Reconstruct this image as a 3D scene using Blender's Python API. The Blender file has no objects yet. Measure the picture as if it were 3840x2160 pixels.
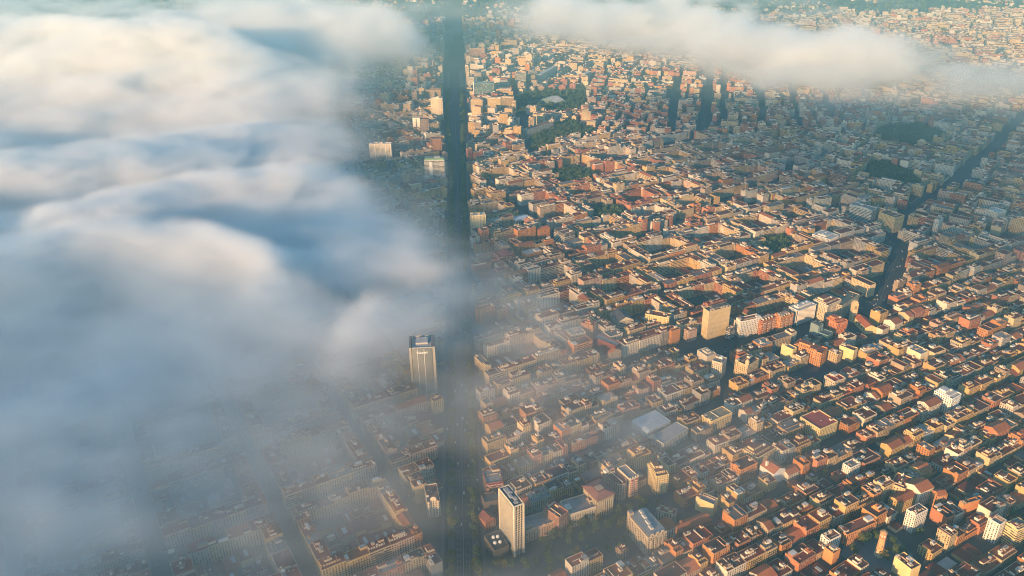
import bpy, math, random
import numpy as np
from mathutils import Vector, Matrix

SC = bpy.context.scene
COL = SC.collection
R = math.radians

# ------------------------------------------------------------------ camera
F, PITCH, ROLL, H = 3056.0, R(26), 0.0145, 650.0      # focal length in photo pixels, tilt, roll, height in metres
CT, ST = math.cos(PITCH), math.sin(PITCH)


def G(px, py, h=0.0):
    """photo pixel (2576 wide) -> point on the level plane at height h"""
    k = 3840 / 2576
    xi, yi = px * k - 1920, py * k - 1080
    x, y = xi - ROLL * yi, yi + ROLL * xi
    den = y * CT + F * ST
    return np.array([x * (H - h) / den, (H - h) * (F * CT - y * ST) / den])


def S(sx, sy, h=0.0):
    return G(sx * 2576 / 3840, sy * 2576 / 3840, h)


def PX(X, Y, Z):
    dz = Z - H
    zc = Y * CT - dz * ST
    yc = -(Y * ST + dz * CT)
    zc = np.maximum(zc, 1.0)
    x, y = F * X / zc, F * yc / zc
    k = 2576 / 3840
    return (1920 + x + ROLL * y) * k, (1080 + y - ROLL * x) * k


cam_d = bpy.data.cameras.new("camera")
cam = bpy.data.objects.new("camera", cam_d)
COL.objects.link(cam)
SC.camera = cam
cam_d.sensor_width = 36.0
cam_d.lens = 36.0 * F / 3840
cam_d.clip_start, cam_d.clip_end = 1.0, 40000.0
fwd = Vector((0, CT, -ST))
up0 = Vector((0, ST, CT))
rt0 = Vector((1, 0, 0))
a = -math.atan(ROLL)
upv = up0 * math.cos(a) - rt0 * math.sin(a)
rtv = rt0 * math.cos(a) + up0 * math.sin(a)
cam.matrix_world = Matrix(((rtv.x, upv.x, -fwd.x, 0), (rtv.y, upv.y, -fwd.y, 0), (rtv.z, upv.z, -fwd.z, H), (0, 0, 0, 1)))

# ------------------------------------------------------------------ light
SUN_AZ, SUN_EL = R(37), R(11.2)
to_sun = Vector((-math.sin(SUN_AZ) * math.cos(SUN_EL), -math.cos(SUN_AZ) * math.cos(SUN_EL), math.sin(SUN_EL)))
sd = bpy.data.lights.new("sun", "SUN")
sd.energy, sd.angle, sd.color = 5.0, R(0.5), (1.0, 0.585, 0.275)
so = bpy.data.objects.new("sun", sd)
COL.objects.link(so)
so.rotation_euler = (-to_sun).to_track_quat("-Z", "Y").to_euler()
w = bpy.data.worlds.new("World")
SC.world = w
w.use_nodes = True
nt = w.node_tree
bg = nt.nodes["Background"]
sky = nt.nodes.new("ShaderNodeTexSky")
sky.sky_type = "NISHITA"
sky.sun_disc = False
sky.ozone_density, sky.dust_density, sky.air_density = 2.5, 0.5, 1.0
sky.sun_elevation, sky.sun_rotation = SUN_EL, math.atan2(to_sun.x, to_sun.y)
tint = nt.nodes.new('ShaderNodeMix'); tint.data_type = 'RGBA'; tint.blend_type = 'MULTIPLY'
tint.inputs[0].default_value = 1.0; tint.inputs[7].default_value = (.80, 1.0, 1.0, 1)
nt.links.new(sky.outputs[0], tint.inputs[6]); nt.links.new(tint.outputs[2], bg.inputs[0])
bg.inputs[1].default_value = 0.115
SC.view_settings.view_transform = "Standard"
SC.view_settings.look = "None"
SC.view_settings.exposure = 1.2
cy = SC.cycles
cy.use_denoising = True
cy.denoiser = "OPENIMAGEDENOISE"
cy.max_bounces = 10
cy.diffuse_bounces = 2
cy.glossy_bounces = 2
cy.volume_bounces = 9
cy.volume_step_rate = 1.5
cy.adaptive_threshold = 0.02
cy.filter_width = 1.1
cy.volume_max_steps = 512


# ------------------------------------------------------------------ materials
def mat(name):
    m = bpy.data.materials.new(name)
    m.use_nodes = True
    t = m.node_tree
    b = t.nodes["Principled BSDF"]
    b.inputs["Roughness"].default_value = 0.85
    b.inputs["Specular IOR Level"].default_value = 0.25
    return m, t, b


class N:
    """tiny node helper"""
    def __init__(s, t): s.t = t
    def _in(s, sock, v):
        if isinstance(v, bpy.types.NodeSocket): s.t.links.new(v, sock)
        else: sock.default_value = v
    def m(s, op, a, b=0.0, c=0.0):
        n = s.t.nodes.new("ShaderNodeMath"); n.operation = op
        for i, v in enumerate((a, b, c)): s._in(n.inputs[i], v)
        return n.outputs[0]
    def mix(s, f, a, b, mode="MIX"):
        n = s.t.nodes.new("ShaderNodeMix"); n.data_type = "RGBA"; n.blend_type = mode
        s._in(n.inputs[0], f); s._in(n.inputs[6], a); s._in(n.inputs[7], b)
        return n.outputs[2]
    def noise(s, vec, scale, detail=3.0, rough=0.55):
        n = s.t.nodes.new("ShaderNodeTexNoise")
        if vec is not None: s.t.links.new(vec, n.inputs["Vector"])
        n.inputs["Scale"].default_value = scale; n.inputs["Detail"].default_value = detail; n.inputs["Roughness"].default_value = rough
        return n.outputs[0]
    def attr(s, name):
        n = s.t.nodes.new("ShaderNodeAttribute"); n.attribute_name = name
        return n
    def pos(s):
        return s.t.nodes.new("ShaderNodeNewGeometry").outputs["Position"]
    def remap(s, v, a, b, c, d):
        n = s.t.nodes.new("ShaderNodeMapRange"); s._in(n.inputs[0], v)
        for i, q in enumerate((a, b, c, d)): n.inputs[i + 1].default_value = q
        return n.outputs[0]
    def white(s, x, y):
        n = s.t.nodes.new("ShaderNodeTexWhiteNoise"); n.noise_dimensions = "3D"
        c = s.t.nodes.new("ShaderNodeCombineXYZ"); s._in(c.inputs[0], x); s._in(c.inputs[1], y)
        s.t.links.new(c.outputs[0], n.inputs[0])
        return n.outputs[0]


def facade_material():
    m, t, b = mat("rendered_facade")
    k = N(t)
    uv = t.nodes.new("ShaderNodeUVMap"); uv.uv_map = "UVMap"
    sx = t.nodes.new("ShaderNodeSeparateXYZ"); t.links.new(uv.outputs[0], sx.inputs[0])
    u, v = sx.outputs[0], sx.outputs[1]
    win = k.attr("win").outputs["Fac"]
    col = k.attr("Col").outputs["Color"]
    pos = k.pos()
    col = k.mix(1.0, col, k.mix(k.noise(pos, 0.12, 4.0), (0.72, 0.70, 0.68, 1), (1.12, 1.1, 1.06, 1)), "MULTIPLY")
    ub = k.m("DIVIDE", u, 3.1); vb = k.m("DIVIDE", v, 3.15)
    fu, fv = k.m("FRACT", ub), k.m("FRACT", vb)
    iu, iv = k.m("FLOOR", ub), k.m("FLOOR", vb)
    rnd = k.white(iu, iv)
    inu = k.m("MULTIPLY", k.m("GREATER_THAN", fu, 0.27), k.m("LESS_THAN", fu, 0.70))
    inv = k.m("MULTIPLY", k.m("GREATER_THAN", fv, 0.16), k.m("LESS_THAN", fv, 0.80))
    punched = k.m("MULTIPLY", k.m("MULTIPLY", inu, inv), k.m("MULTIPLY", k.m("GREATER_THAN", win, 0.5), k.m("LESS_THAN", win, 1.5)))
    ribbon = k.m("MULTIPLY", k.m("MULTIPLY", k.m("GREATER_THAN", fv, 0.34), k.m("LESS_THAN", fv, 0.86)), k.m("GREATER_THAN", win, 1.5))
    mask = k.m("MAXIMUM", punched, ribbon)
    glass = k.mix(rnd, (0.012, 0.016, 0.02, 1), (0.10, 0.085, 0.065, 1))
    glass = k.mix(k.m("GREATER_THAN", rnd, 0.8), glass, (0.34, 0.29, 0.22, 1))
    # balcony shading painted as a darker line under each opening
    slab = k.m("MULTIPLY", k.m("MULTIPLY", k.m("LESS_THAN", fv, 0.13), k.m("GREATER_THAN", win, 0.5)), k.m("LESS_THAN", win, 1.5))
    c2 = k.mix(k.m("MULTIPLY", slab, 0.35), col, (0.08, 0.07, 0.065, 1))
    c3 = k.mix(mask, c2, glass)
    t.links.new(c3, b.inputs["Base Color"])
    t.links.new(k.remap(mask, 0, 1, 0.88, 0.25), b.inputs["Roughness"])
    return m


def roof_material():
    m, t, b = mat("roof_covering")
    k = N(t)
    col = k.attr("Col").outputs["Color"]
    pos = k.pos()
    n1 = k.noise(pos, 0.09, 5.0, 0.65)
    n2 = k.noise(pos, 0.9, 3.0)
    col = k.mix(1.0, col, k.mix(n1, (0.55, 0.53, 0.52, 1), (1.25, 1.22, 1.2, 1)), "MULTIPLY")
    col = k.mix(1.0, col, k.mix(n2, (0.8, 0.8, 0.8, 1), (1.15, 1.15, 1.15, 1)), "MULTIPLY")
    t.links.new(col, b.inputs["Base Color"])
    b.inputs["Roughness"].default_value = 0.95
    return m


def plain(name, c, rough=0.8, nscale=0.3, spec=0.25, metal=0.0):
    m, t, b = mat(name)
    k = N(t)
    cc = k.mix(k.noise(k.pos(), nscale, 4.0), tuple(x * 0.78 for x in c) + (1,), tuple(min(1, x * 1.2) for x in c) + (1,))
    t.links.new(cc, b.inputs["Base Color"])
    b.inputs["Roughness"].default_value = rough
    b.inputs["Specular IOR Level"].default_value = spec
    b.inputs["Metallic"].default_value = metal
    return m


M_FAC, M_ROOF = facade_material(), roof_material()
BM = [M_FAC, M_ROOF]


# ------------------------------------------------------------------ mesh building
class MB:
    """collects oriented boxes and loose polygons; build() links them as ONE mesh object"""
    def __init__(s):
        s.b = []; s.v = []; s.f = []; s.nv = 0

    def box(s, cx, cy, z0, hx, hy, h, ang=0.0, side=(.5, .4, .3), top=None, wf=0.0, ws=0.0, uo=0.0, tm=1):
        top = side if top is None else top
        s.b.append((cx, cy, z0, hx, hy, h, ang, *side[:3], *top[:3], wf, ws, uo, tm))

    def poly(s, pts, col=(.5, .5, .5), win=0.0, m=1, uv=None):
        pts = [tuple(p) for p in pts]
        s.f.append((pts, col, win, m, uv))

    def arrays(s):
        V, L, LT, C, W, MI, UV = [], [], [], [], [], [], []
        nv = 0
        if s.b:
            A = np.array(s.b, float); n = len(A)
            c, sn = np.cos(A[:, 6]), np.sin(A[:, 6])
            sg = np.array([(-1, -1), (1, -1), (1, 1), (-1, 1)], float)
            lx, ly = sg[None, :, 0] * A[:, 3:4], sg[None, :, 1] * A[:, 4:5]
            X = A[:, 0:1] + lx * c[:, None] - ly * sn[:, None]
            Y = A[:, 1:2] + lx * sn[:, None] + ly * c[:, None]
            v = np.empty((n, 8, 3))
            v[:, :4, 0] = X; v[:, 4:, 0] = X; v[:, :4, 1] = Y; v[:, 4:, 1] = Y
            v[:, :4, 2] = A[:, 2:3]; v[:, 4:, 2] = A[:, 2:3] + A[:, 5:6]
            fi = np.array([(0, 1, 5, 4), (1, 2, 6, 5), (2, 3, 7, 6), (3, 0, 4, 7), (4, 5, 6, 7)])
            V.append(v.reshape(-1, 3))
            L.append((np.arange(n)[:, None, None] * 8 + fi[None]).reshape(-1))
            LT.append(np.full(n * 5, 4))
            col = np.empty((n, 5, 3)); col[:, :4] = A[:, None, 7:10]; col[:, 4] = A[:, 10:13]
            C.append(col.reshape(-1, 3))
            wn = np.zeros((n, 5)); wn[:, 0] = wn[:, 2] = A[:, 13]; wn[:, 1] = wn[:, 3] = A[:, 14]
            W.append(wn.reshape(-1))
            mi = np.zeros((n, 5), int); mi[:, 4] = A[:, 16]
            MI.append(mi.reshape(-1))
            uv = np.zeros((n, 5, 4, 2))
            for i in range(4):
                ln = 2 * (A[:, 3] if i % 2 == 0 else A[:, 4])
                nb = np.maximum(np.round(ln / 3.1), 1) * 3.1           # whole bays
                o = np.floor(A[:, 15]) * 3.1 * 7
                uv[:, i, 0, 0] = o; uv[:, i, 3, 0] = o; uv[:, i, 1, 0] = o + nb; uv[:, i, 2, 0] = o + nb
                uv[:, i, 2, 1] = A[:, 5]; uv[:, i, 3, 1] = A[:, 5]
                uv[:, i, :, 1] += np.floor(A[:, 15])[:, None] * 3.15
            UV.append(uv.reshape(-1, 2))
            nv = n * 8
        if s.f:
            vv, ll, lt, cc, ww, mm, uu = [], [], [], [], [], [], []
            for pts, col, win, m, uv in s.f:
                ll.extend(range(nv + len(vv), nv + len(vv) + len(pts))); vv.extend(pts); lt.append(len(pts))
                cc.append(col[:3]); ww.append(win); mm.append(m)
                uu.extend(uv if uv else [(0, 0)] * len(pts))
            V.append(np.array(vv, float)); L.append(np.array(ll)); LT.append(np.array(lt)); C.append(np.array(cc, float))
            W.append(np.array(ww, float)); MI.append(np.array(mm)); UV.append(np.array(uu, float))
        return [np.concatenate(q) for q in (V, L, LT, C, W, MI, UV)]

    def build(s, name, parent=None, mats=None, origin=None):
        V, L, LT, C, W, MI, UV = s.arrays()
        if origin is not None: V = V - np.array(origin)
        me = bpy.data.meshes.new(name)
        me.vertices.add(len(V)); me.vertices.foreach_set("co", V.astype(np.float32).ravel())
        me.loops.add(len(L)); me.loops.foreach_set("vertex_index", L.astype(np.int32))
        me.polygons.add(len(LT))
        ls = np.concatenate([[0], np.cumsum(LT)[:-1]]).astype(np.int32)
        me.polygons.foreach_set("loop_start", ls)
        me.polygons.foreach_set("material_index", MI.astype(np.int32))
        me.polygons.foreach_set("use_smooth", np.zeros(len(LT), bool))
        me.update(calc_edges=True)
        uvl = me.uv_layers.new(name="UVMap")
        uvl.data.foreach_set("uv", UV.astype(np.float32).ravel())
        at = me.attributes.new("Col", "FLOAT_COLOR", "FACE")
        at.data.foreach_set("color", np.concatenate([C, np.ones((len(C), 1))], 1).astype(np.float32).ravel())
        at = me.attributes.new("win", "FLOAT", "FACE")
        at.data.foreach_set("value", W.astype(np.float32))
        for q in (mats or BM): me.materials.append(q)
        o = bpy.data.objects.new(name, me)
        COL.objects.link(o)
        if parent is not None: o.parent = parent
        return o


def tag(o, label, cat, group=None, kind=None):
    if label: o["label"] = label
    if cat: o["category"] = cat
    if group: o["group"] = group
    if kind: o["kind"] = kind
    return o


def thing(name, label, cat, loc=(0, 0, 0), group=None, rz=0.0):
    o = bpy.data.objects.new(name, None)
    o.empty_display_size = 2.0
    COL.objects.link(o)
    o.location = loc; o.rotation_euler = (0, 0, rz)
    return tag(o, label, cat, group)


def terrain(x, y):
    """ground height: the city is level, hills rise far behind it"""
    x, y = np.asarray(x, float), np.asarray(y, float)
    t = np.clip((y - 3600 + 0.10 * (x - 1500)) / 4200, 0, 1)
    return 0.0 + 230 * t * t * (0.6 + 0.4 * np.sin(x * 0.0011 + 1.3) * np.cos(y * 0.0009))

# ------------------------------------------------------------------ street plan (metres; x across, y away from the camera)
RX0, RY0, RC = -4300.0, 250.0, 2.0
RW, RH = 4500, 4200
occ = np.zeros((RH, RW), np.uint8)      # 1 = taken (street, park, landmark, building)


def mark_poly(pts, val=1):
    p = np.array(pts, float)
    i0 = max(int((p[:, 0].min() - RX0) / RC), 0); i1 = min(int((p[:, 0].max() - RX0) / RC) + 1, RW)
    j0 = max(int((p[:, 1].min() - RY0) / RC), 0); j1 = min(int((p[:, 1].max() - RY0) / RC) + 1, RH)
    if i1 <= i0 or j1 <= j0: return
    X, Y = np.meshgrid(RX0 + (np.arange(i0, i1) + .5) * RC, RY0 + (np.arange(j0, j1) + .5) * RC)
    ins = np.zeros(X.shape, bool)
    for a, b in zip(p, np.roll(p, -1, 0)):
        c = ((a[1] > Y) != (b[1] > Y)) & (X < (b[0] - a[0]) * (Y - a[1]) / (b[1] - a[1] + 1e-12) + a[0])
        ins ^= c
    occ[j0:j1, i0:i1][ins] = val


def strip(pts, hw):
    p = np.array(pts, float)
    d = np.gradient(p, axis=0)
    n = np.stack([-d[:, 1], d[:, 0]], 1) / np.linalg.norm(d, axis=1)[:, None]
    return np.concatenate([p + n * hw, (p - n * hw)[::-1]])


def ave_l(y): return -85 - 0.0606 * (y - 727) - np.clip((y - 2150) / 350, 0, 1) * 22
def ave_r(y): return -34 - 0.0576 * (y - 694) + np.clip((y - 2150) / 350, 0, 1) * 14


AVE = [(ave_l(y), y) for y in range(250, 6001, 50)] + [(ave_r(y), y) for y in range(6000, 249, -50)]
JARD = [S(1560 + zx * .3727, 1700 + zy * .3727, h) for zx, zy, h in
        [(1120, 900, 0), (1440, 775, 0), (1830, 625, 0), (1990, 605, 0), (2230, 480, 0), (2440, 440, 0), (2560, 480, 18), (2440, 500, 20), (2195, 600, 25), (2250, 760, 22), (1850, 930, 22), (1600, 1010, 22), (1360, 1150, 22), (1200, 1250, 22), (700, 1400, 0), (700, 1000, 0), (985, 1040, 0)]]
LINES = [
    ("street", [(211, 740), (281, 780), (780, 1062), (1160, 1277), (1700, 1583)], 6.5),
    ("boulevard", [(250, 1078), (300, 1092), (353, 1108), (470, 1165), (590, 1222)], 21),
    ("street", [(575, 1200), (640, 1262), (703, 1368), (755, 1455), (776, 1540), (785, 1620)], 17),
    ("street", [(785, 1590), (821, 1625), (1107, 1907), (1603, 2507), (2200, 3220)], 14),
    ("street", [(560, 2330), (586, 2421), (895, 3680)], 17),
    ("street", [(470, 2330), (482, 2382), (570, 2787), (640, 3100)], 11),
    ("street", [(56, 2120), (46, 2400), (30, 2700), (20, 3000)], 12),
    ("street", [(108, 1521), (0, 1760), (-95, 1985)], 8),
    ("street", [(244, 1516), (582, 1841), (700, 1950)], 8),
    ("street", [(258, 867), (295, 969), (327, 1065)], 6),
    ("street", [(640, 2420), (860, 3300)], 8), ("street", [(760, 2400), (930, 3080)], 9), ("street", [(870, 2400), (1010, 2960)], 8),
    ("street", [(985, 2430), (1100, 2880)], 9),
    ("street", [(785, 1610), (640, 1700), (500, 1740)], 9),
    ("street", [(50, 2160), (280, 2060), (560, 2330)], 9),
]
PARKS = dict(
    turo=[G(*p) for p in [(1335, 375), (1345, 335), (1385, 318), (1440, 310), (1500, 335), (1470, 345), (1400, 362), (1370, 378)]],
    stadium=[G(*p) for p in [(1300, 290), (1300, 245), (1345, 232), (1470, 225), (1480, 275), (1400, 290), (1330, 283)]],
    hilltop=[G(*p) for p in [(2195, 345), (2235, 322), (2310, 320), (2385, 345), (2350, 362), (2290, 375), (2245, 366)]],
    garden=[G(*p) for p in [(2185, 455), (2195, 410), (2230, 415), (2290, 440), (2320, 470), (2290, 485), (2240, 470)]],
    courta=[G(*p) for p in [(1480, 545), (1505, 525), (1560, 530), (1590, 548), (1540, 562)]],
    courtb=[G(*p) for p in [(1905, 640), (1925, 610), (1975, 600), (1990, 630), (1950, 655)]],
    courtc=[G(*p) for p in [(1385, 440), (1440, 425), (1500, 440), (1480, 465), (1420, 468)]],
)
mark_poly(AVE); mark_poly(JARD)
for _, pts, hw in LINES: mark_poly(strip(pts, hw))
for p in PARKS.values(): mark_poly(p)
mark_poly([(785 + 34 * math.cos(q), 1612 + 34 * math.sin(q)) for q in np.linspace(0, 6.2, 20)])
PLAZA = [S(3000 + x * .3261, 1700 + y * .3261, h) for x, y, h in [(520, 1040, 0), (930, 880, 0), (1090, 900, 5), (1300, 1170, 0), (1280, 1290, 0), (1020, 1230, 20), (830, 1310, 15), (700, 1200, 12), (480, 1090, 10)]]
mark_poly(PLAZA)
COURT = [S(2500 + x * .3727, 1050 + y * .3727) for x, y in [(1330, 960), (1410, 830), (1560, 790), (1740, 860), (1700, 960), (1590, 1000), (1480, 1040)]]
mark_poly(COURT)

# ------------------------------------------------------------------ buildings
rng = random.Random(11)
WALLS = [((.60, .40, .16), "ochre"), ((.64, .49, .28), "cream"), ((.69, .61, .49), "white"), ((.56, .24, .08), "orange"),
         ((.46, .19, .10), "brick-red"), ((.40, .31, .22), "tan"), ((.40, .38, .35), "grey"), ((.58, .40, .30), "pink")]
ROOFS = [((.21, .062, .04), "terracotta"), ((.13, .058, .048), "brown"), ((.18, .165, .16), "grey"), ((.32, .11, .05), "orange"), ((.40, .37, .34), "pale")]
STY = dict(
    gracia=dict(w=[.24, .2, .16, .13, .09, .09, .05, .04], r=[.52, .25, .10, .10, .03], fl=(3, 5), lw=(16, 30)),
    eix=dict(w=[.2, .28, .12, .04, .06, .16, .1, .04], r=[.50, .27, .13, .07, .03], fl=(6, 7), lw=(16, 28)),
    sant=dict(w=[.18, .24, .2, .07, .12, .09, .07, .03], r=[.50, .25, .14, .08, .03], fl=(6, 7), lw=(20, 44)),
    brick=dict(w=[.08, .14, .16, .1, .34, .08, .06, .04], r=[.36, .3, .22, .04, .08], fl=(5, 9), lw=(14, 26)),
    far=dict(w=[.12, .26, .3, .06, .1, .06, .06, .04], r=[.34, .2, .26, .08, .12], fl=(4, 8), lw=(16, 34)),
)


def pick(wts): return rng.choices(range(len(wts)), wts)[0]
def shade(c, v): return tuple(max(0.01, min(0.9, x * v)) for x in c)


def region(x, y):
    if x < ave_l(y): return "eix" if y < 2600 else "far"
    if y > 3250: return "far"
    if x > 300 and 2300 < y and x < 1250: return "brick"
    if x > 820 and y > 1500 + 0.15 * (x - 820): return "up"
    if y < 1090 + 0.42 * (x - 250) and (x > 60 or y < 1000): return "gracia"
    if y > 2300: return "far"
    return "sant"


REG = dict(   # angle of the w axis from straight ahead, block size u x w, street, style
    eix=(-30, 113, 113, 20, "eix"), gracia=(-29.5, 84, 48, 7, "gracia"), sant=(-29, 112, 80, 13, "sant"),
    brick=(14, 62, 100, 12, "brick"), up=(42, 70, 88, 10, "sant"), far=(22, 90, 78, 14, "far"))
specs = []
BLOCK_TONE = [0]


def try_lot(cx, cy, hx, hy, ang, margin=0.9):
    """is the footprint free? if so take it"""
    n = 7
    g = np.linspace(-margin, margin, n)
    lx, ly = np.meshgrid(g * hx, g * hy)
    c, s = math.cos(ang), math.sin(ang)
    I = ((cx + lx * c - ly * s - RX0) / RC).astype(int); J = ((cy + lx * s + ly * c - RY0) / RC).astype(int)
    if I.min() < 0 or J.min() < 0 or I.max() >= RW or J.max() >= RH: return False
    if occ[J, I].sum() > 3: return False
    PENDING.append((cx, cy, hx, hy, ang))
    return True


PENDING = []


def settle():
    """mark the lots of a finished block as taken"""
    for q in PENDING: mark_lot(*q)
    PENDING.clear()


def mark_lot(cx, cy, hx, hy, ang):
    c, s = math.cos(ang), math.sin(ang)
    k = max(int(hx), int(hy), 6)
    g = np.linspace(-.93, .93, k * 2)
    lx, ly = np.meshgrid(g * hx, g * hy)
    occ[((cy + lx * s + ly * c - RY0) / RC).astype(int), ((cx + lx * c - ly * s - RX0) / RC).astype(int)] = 1


def in_frame(x, y, mx=130, my=170):
    px, py = PX(x, y, 10.0)
    return -mx < px < 2576 + mx and -60 < py < 1449 + my


def add_lot(reg, sty, cx, cy, hx, hy, ang, floors, court=False):
    if region(cx, cy) != reg or not in_frame(cx, cy): return
    if not try_lot(cx, cy, hx, hy, ang):
        for fx, fy in ((1, .7), (.7, .9), (.62, .62), (.5, .5)):
            if hy * fy > 3.5 and hx * fx > 3 and try_lot(cx, cy, hx * fx, hy * fy, ang):
                hx, hy = hx * fx, hy * fy
                break
        else: return
    st = STY[sty]
    wi, ri = pick(st["w"]), pick(st["r"])
    if sty != "gracia" and rng.random() < .45: wi = BLOCK_TONE[0]
    specs.append(dict(x=cx, y=cy, hx=hx, hy=hy, ang=ang, fl=floors, wi=wi, ri=ri, sty=sty, seed=rng.random(), court=court,
                      wc=shade(WALLS[wi][0], rng.uniform(.82, 1.12)), rc=shade(ROOFS[ri][0], rng.uniform(.7, 1.15) * (.85 if sty == "gracia" else 1))))


def fill_block(reg, sty, ou, ow, bu, bw, A, O):
    """row houses round a block; u,w are local axes"""
    ca, sa = math.cos(A), math.sin(A)
    def W(u, w): return (O[0] + u * ca - w * sa, O[1] + u * sa + w * ca)
    st = STY[sty]
    base = rng.randint(*st["fl"])
    BLOCK_TONE[0] = pick(st["w"])
    depth = min(bw / 2 - .3, rng.uniform(17, 23) if sty == "gracia" else rng.uniform(15, 21))
    ends = sty != "gracia" and bu > 60
    for side in (0, 1):
        u = ou
        while u < ou + bu - 4:
            lw = min(rng.uniform(10, 15) if sty == "gracia" and rng.random() < .28 else rng.uniform(*st["lw"]), ou + bu - u)
            if ou + bu - u - lw < 5: lw = ou + bu - u
            d = depth * rng.uniform(.86, 1.0)
            wc = ow + d / 2 if side == 0 else ow + bw - d / 2
            fl = max(2, base + rng.choice([-2, -1, -1, -1, 0, 0, 0, 0, 1, 1, 2, 2])) if sty == "gracia" else max(2, base + rng.choice([-1, 0, 0, 0, 0, 0, 0, 1]))
            if sty == "gracia" and rng.random() < .07: fl += 2
            if sty in ("sant", "brick") and rng.random() < .04: fl += 3
            if sty == "far" and rng.random() < .08: fl += 4
            if sty == "far" and abs(O[0] + (u + lw / 2) * ca - wc * sa + 170) < 270: fl += rng.choice([0, 0, 2, 4, 7])
            add_lot(reg, sty, *W(u + lw / 2, wc), lw / 2 - .06, d / 2, A + (math.pi if side else 0), fl)
            u += lw
    if ends:
        for side in (0, 1):
            w_ = ow + depth + .4
            while w_ < ow + bw - depth - 4:
                lw = min(rng.uniform(*st["lw"]), ow + bw - depth - w_)
                d = depth * rng.uniform(.86, 1.0)
                uc = ou + d / 2 if side == 0 else ou + bu - d / 2
                add_lot(reg, sty, *W(uc, w_ + lw / 2), lw / 2 - .06, d / 2, A + (-math.pi / 2 if side == 0 else math.pi / 2), max(2, base + rng.choice([-1, 0, 0, 1])))
                w_ += lw
    # low roofs filling the yard
    iu0, iu1 = (ou + depth + 1, ou + bu - depth - 1) if ends else (ou + 1, ou + bu - 1)
    iw0, iw1 = ow + depth + 1, ow + bw - depth - 1
    if sty == "eix" and iw1 - iw0 > 40:
        for k in range(3):
            a0, a1 = iw0 + (iw1 - iw0) * k / 3 + .6, iw0 + (iw1 - iw0) * (k + 1) / 3 - .6
            u = iu0
            while u < iu1 - 5:
                lw = min(rng.uniform(8, 20), iu1 - u)
                if rng.random() < .8:
                    d = (a1 - a0) * rng.uniform(.7, 1)
                    add_lot(reg, sty, *W(u + lw / 2, (a0 + a1) / 2), lw / 2 - .3, d / 2, A, rng.choice([1, 1, 2, 2, 3]), court=rng.random() < .7)
                u += lw
    elif iw1 - iw0 > 6:
        u = iu0
        while u < iu1 - 5:
            lw = min(rng.uniform(9, 22), iu1 - u)
            if rng.random() < .72:
                d = (iw1 - iw0) * rng.uniform(.6, 1)
                add_lot(reg, sty, *W(u + lw / 2, (iw0 + iw1) / 2), lw / 2 - .3, d / 2, A, rng.choice([1, 1, 1, 2]), court=True)
            u += lw


def fill_region(reg, bounds, O=(0, 0)):
    ang, bu, bw, stw, sty = REG[reg]
    A = R(-ang)                       # local u axis = across, w axis = along the heading
    ca, sa = math.cos(A), math.sin(A)
    x0, x1, y0, y1 = bounds
    cs = [((x - O[0]) * ca + (y - O[1]) * sa, -(x - O[0]) * sa + (y - O[1]) * ca) for x in (x0, x1) for y in (y0, y1)]
    u0, u1 = min(c[0] for c in cs), max(c[0] for c in cs); w0, w1 = min(c[1] for c in cs), max(c[1] for c in cs)
    jit = 0.0 if reg == "eix" else .22
    rows = []
    if reg == "gracia":            # rows laid out from the long street, both ways
        q = 6.8
        while q < w1: hw = bw * (1 + rng.uniform(-jit, jit)); rows.append((q, hw)); q += hw + stw
        q = -6.8
        while q > w0: hw = bw * (1 + rng.uniform(-jit, jit)); rows.append((q - hw, hw)); q -= hw + stw
    else:
        q = math.floor(w0 / (bw + stw)) * (bw + stw)
        while q < w1: hw = bw * (1 + rng.uniform(-jit, jit)); rows.append((q, hw)); q += hw + stw
    for wl, hw in rows:
        ul = math.floor(u0 / (bu + stw)) * (bu + stw)
        if reg != "eix": ul -= rng.uniform(0, bu)
        while ul < u1:
            hu = bu * (1 + rng.uniform(-jit, jit))
            mx, my = O[0] + (ul + hu / 2) * ca - (wl + hw / 2) * sa, O[1] + (ul + hu / 2) * sa + (wl + hw / 2) * ca
            if x0 - 80 < mx < x1 + 80 and y0 - 80 < my < y1 + 80 and in_frame(mx, my, 420, 500):
                A2, O2 = A, O
                if reg == "gracia" and min(abs(wl), abs(wl + hw)) > 12:      # the old quarter never quite keeps to its grid
                    A2 = A + rng.uniform(-.06, .06)
                    c2, s2 = math.cos(A2), math.sin(A2)
                    O2 = (mx - (ul + hu / 2) * c2 + (wl + hw / 2) * s2, my - (ul + hu / 2) * s2 - (wl + hw / 2) * c2)
                fill_block(reg, sty, ul, wl, hu, hw, A2, O2)
                settle()
            ul += hu + stw * (1 if reg != "gracia" else rng.uniform(.8, 1.3))

# ------------------------------------------------------------------ landmark buildings
def zf(ox, oy, k): return lambda x, y: (ox + x * k, oy + y * k)


Z1, Z2, Z3, Z4 = zf(1560, 1700, .3727), zf(3000, 1700, .3261), zf(2500, 1050, .3727), zf(1200, 250, .4486)
ZA, ZB, ZC, ZD, ZE, Q4 = zf(2700, 0, .4425), zf(2900, 640, .3658), zf(1700, 800, .3727), zf(1700, 0, .3727), zf(2300, 1500, .3727), zf(1920, 1080, .7453)
CREAM, WHITE, OCHRE, YEL, ORG, BRK = (.66, .56, .41), (.76, .73, .67), (.60, .45, .26), (.72, .56, .28), (.58, .26, .10), (.44, .17, .09)
TAN, GREY, DARK, DRED, PINK, TEAL = (.50, .41, .29), (.46, .45, .43), (.08, .085, .09), (.22, .07, .06), (.62, .40, .30), (.16, .27, .28)
TERR, GROOF, BROOF, OROOF, PALE = (.23, .085, .06), (.26, .25, .245), (.19, .10, .08), (.36, .13, .06), (.52, .50, .47)


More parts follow.
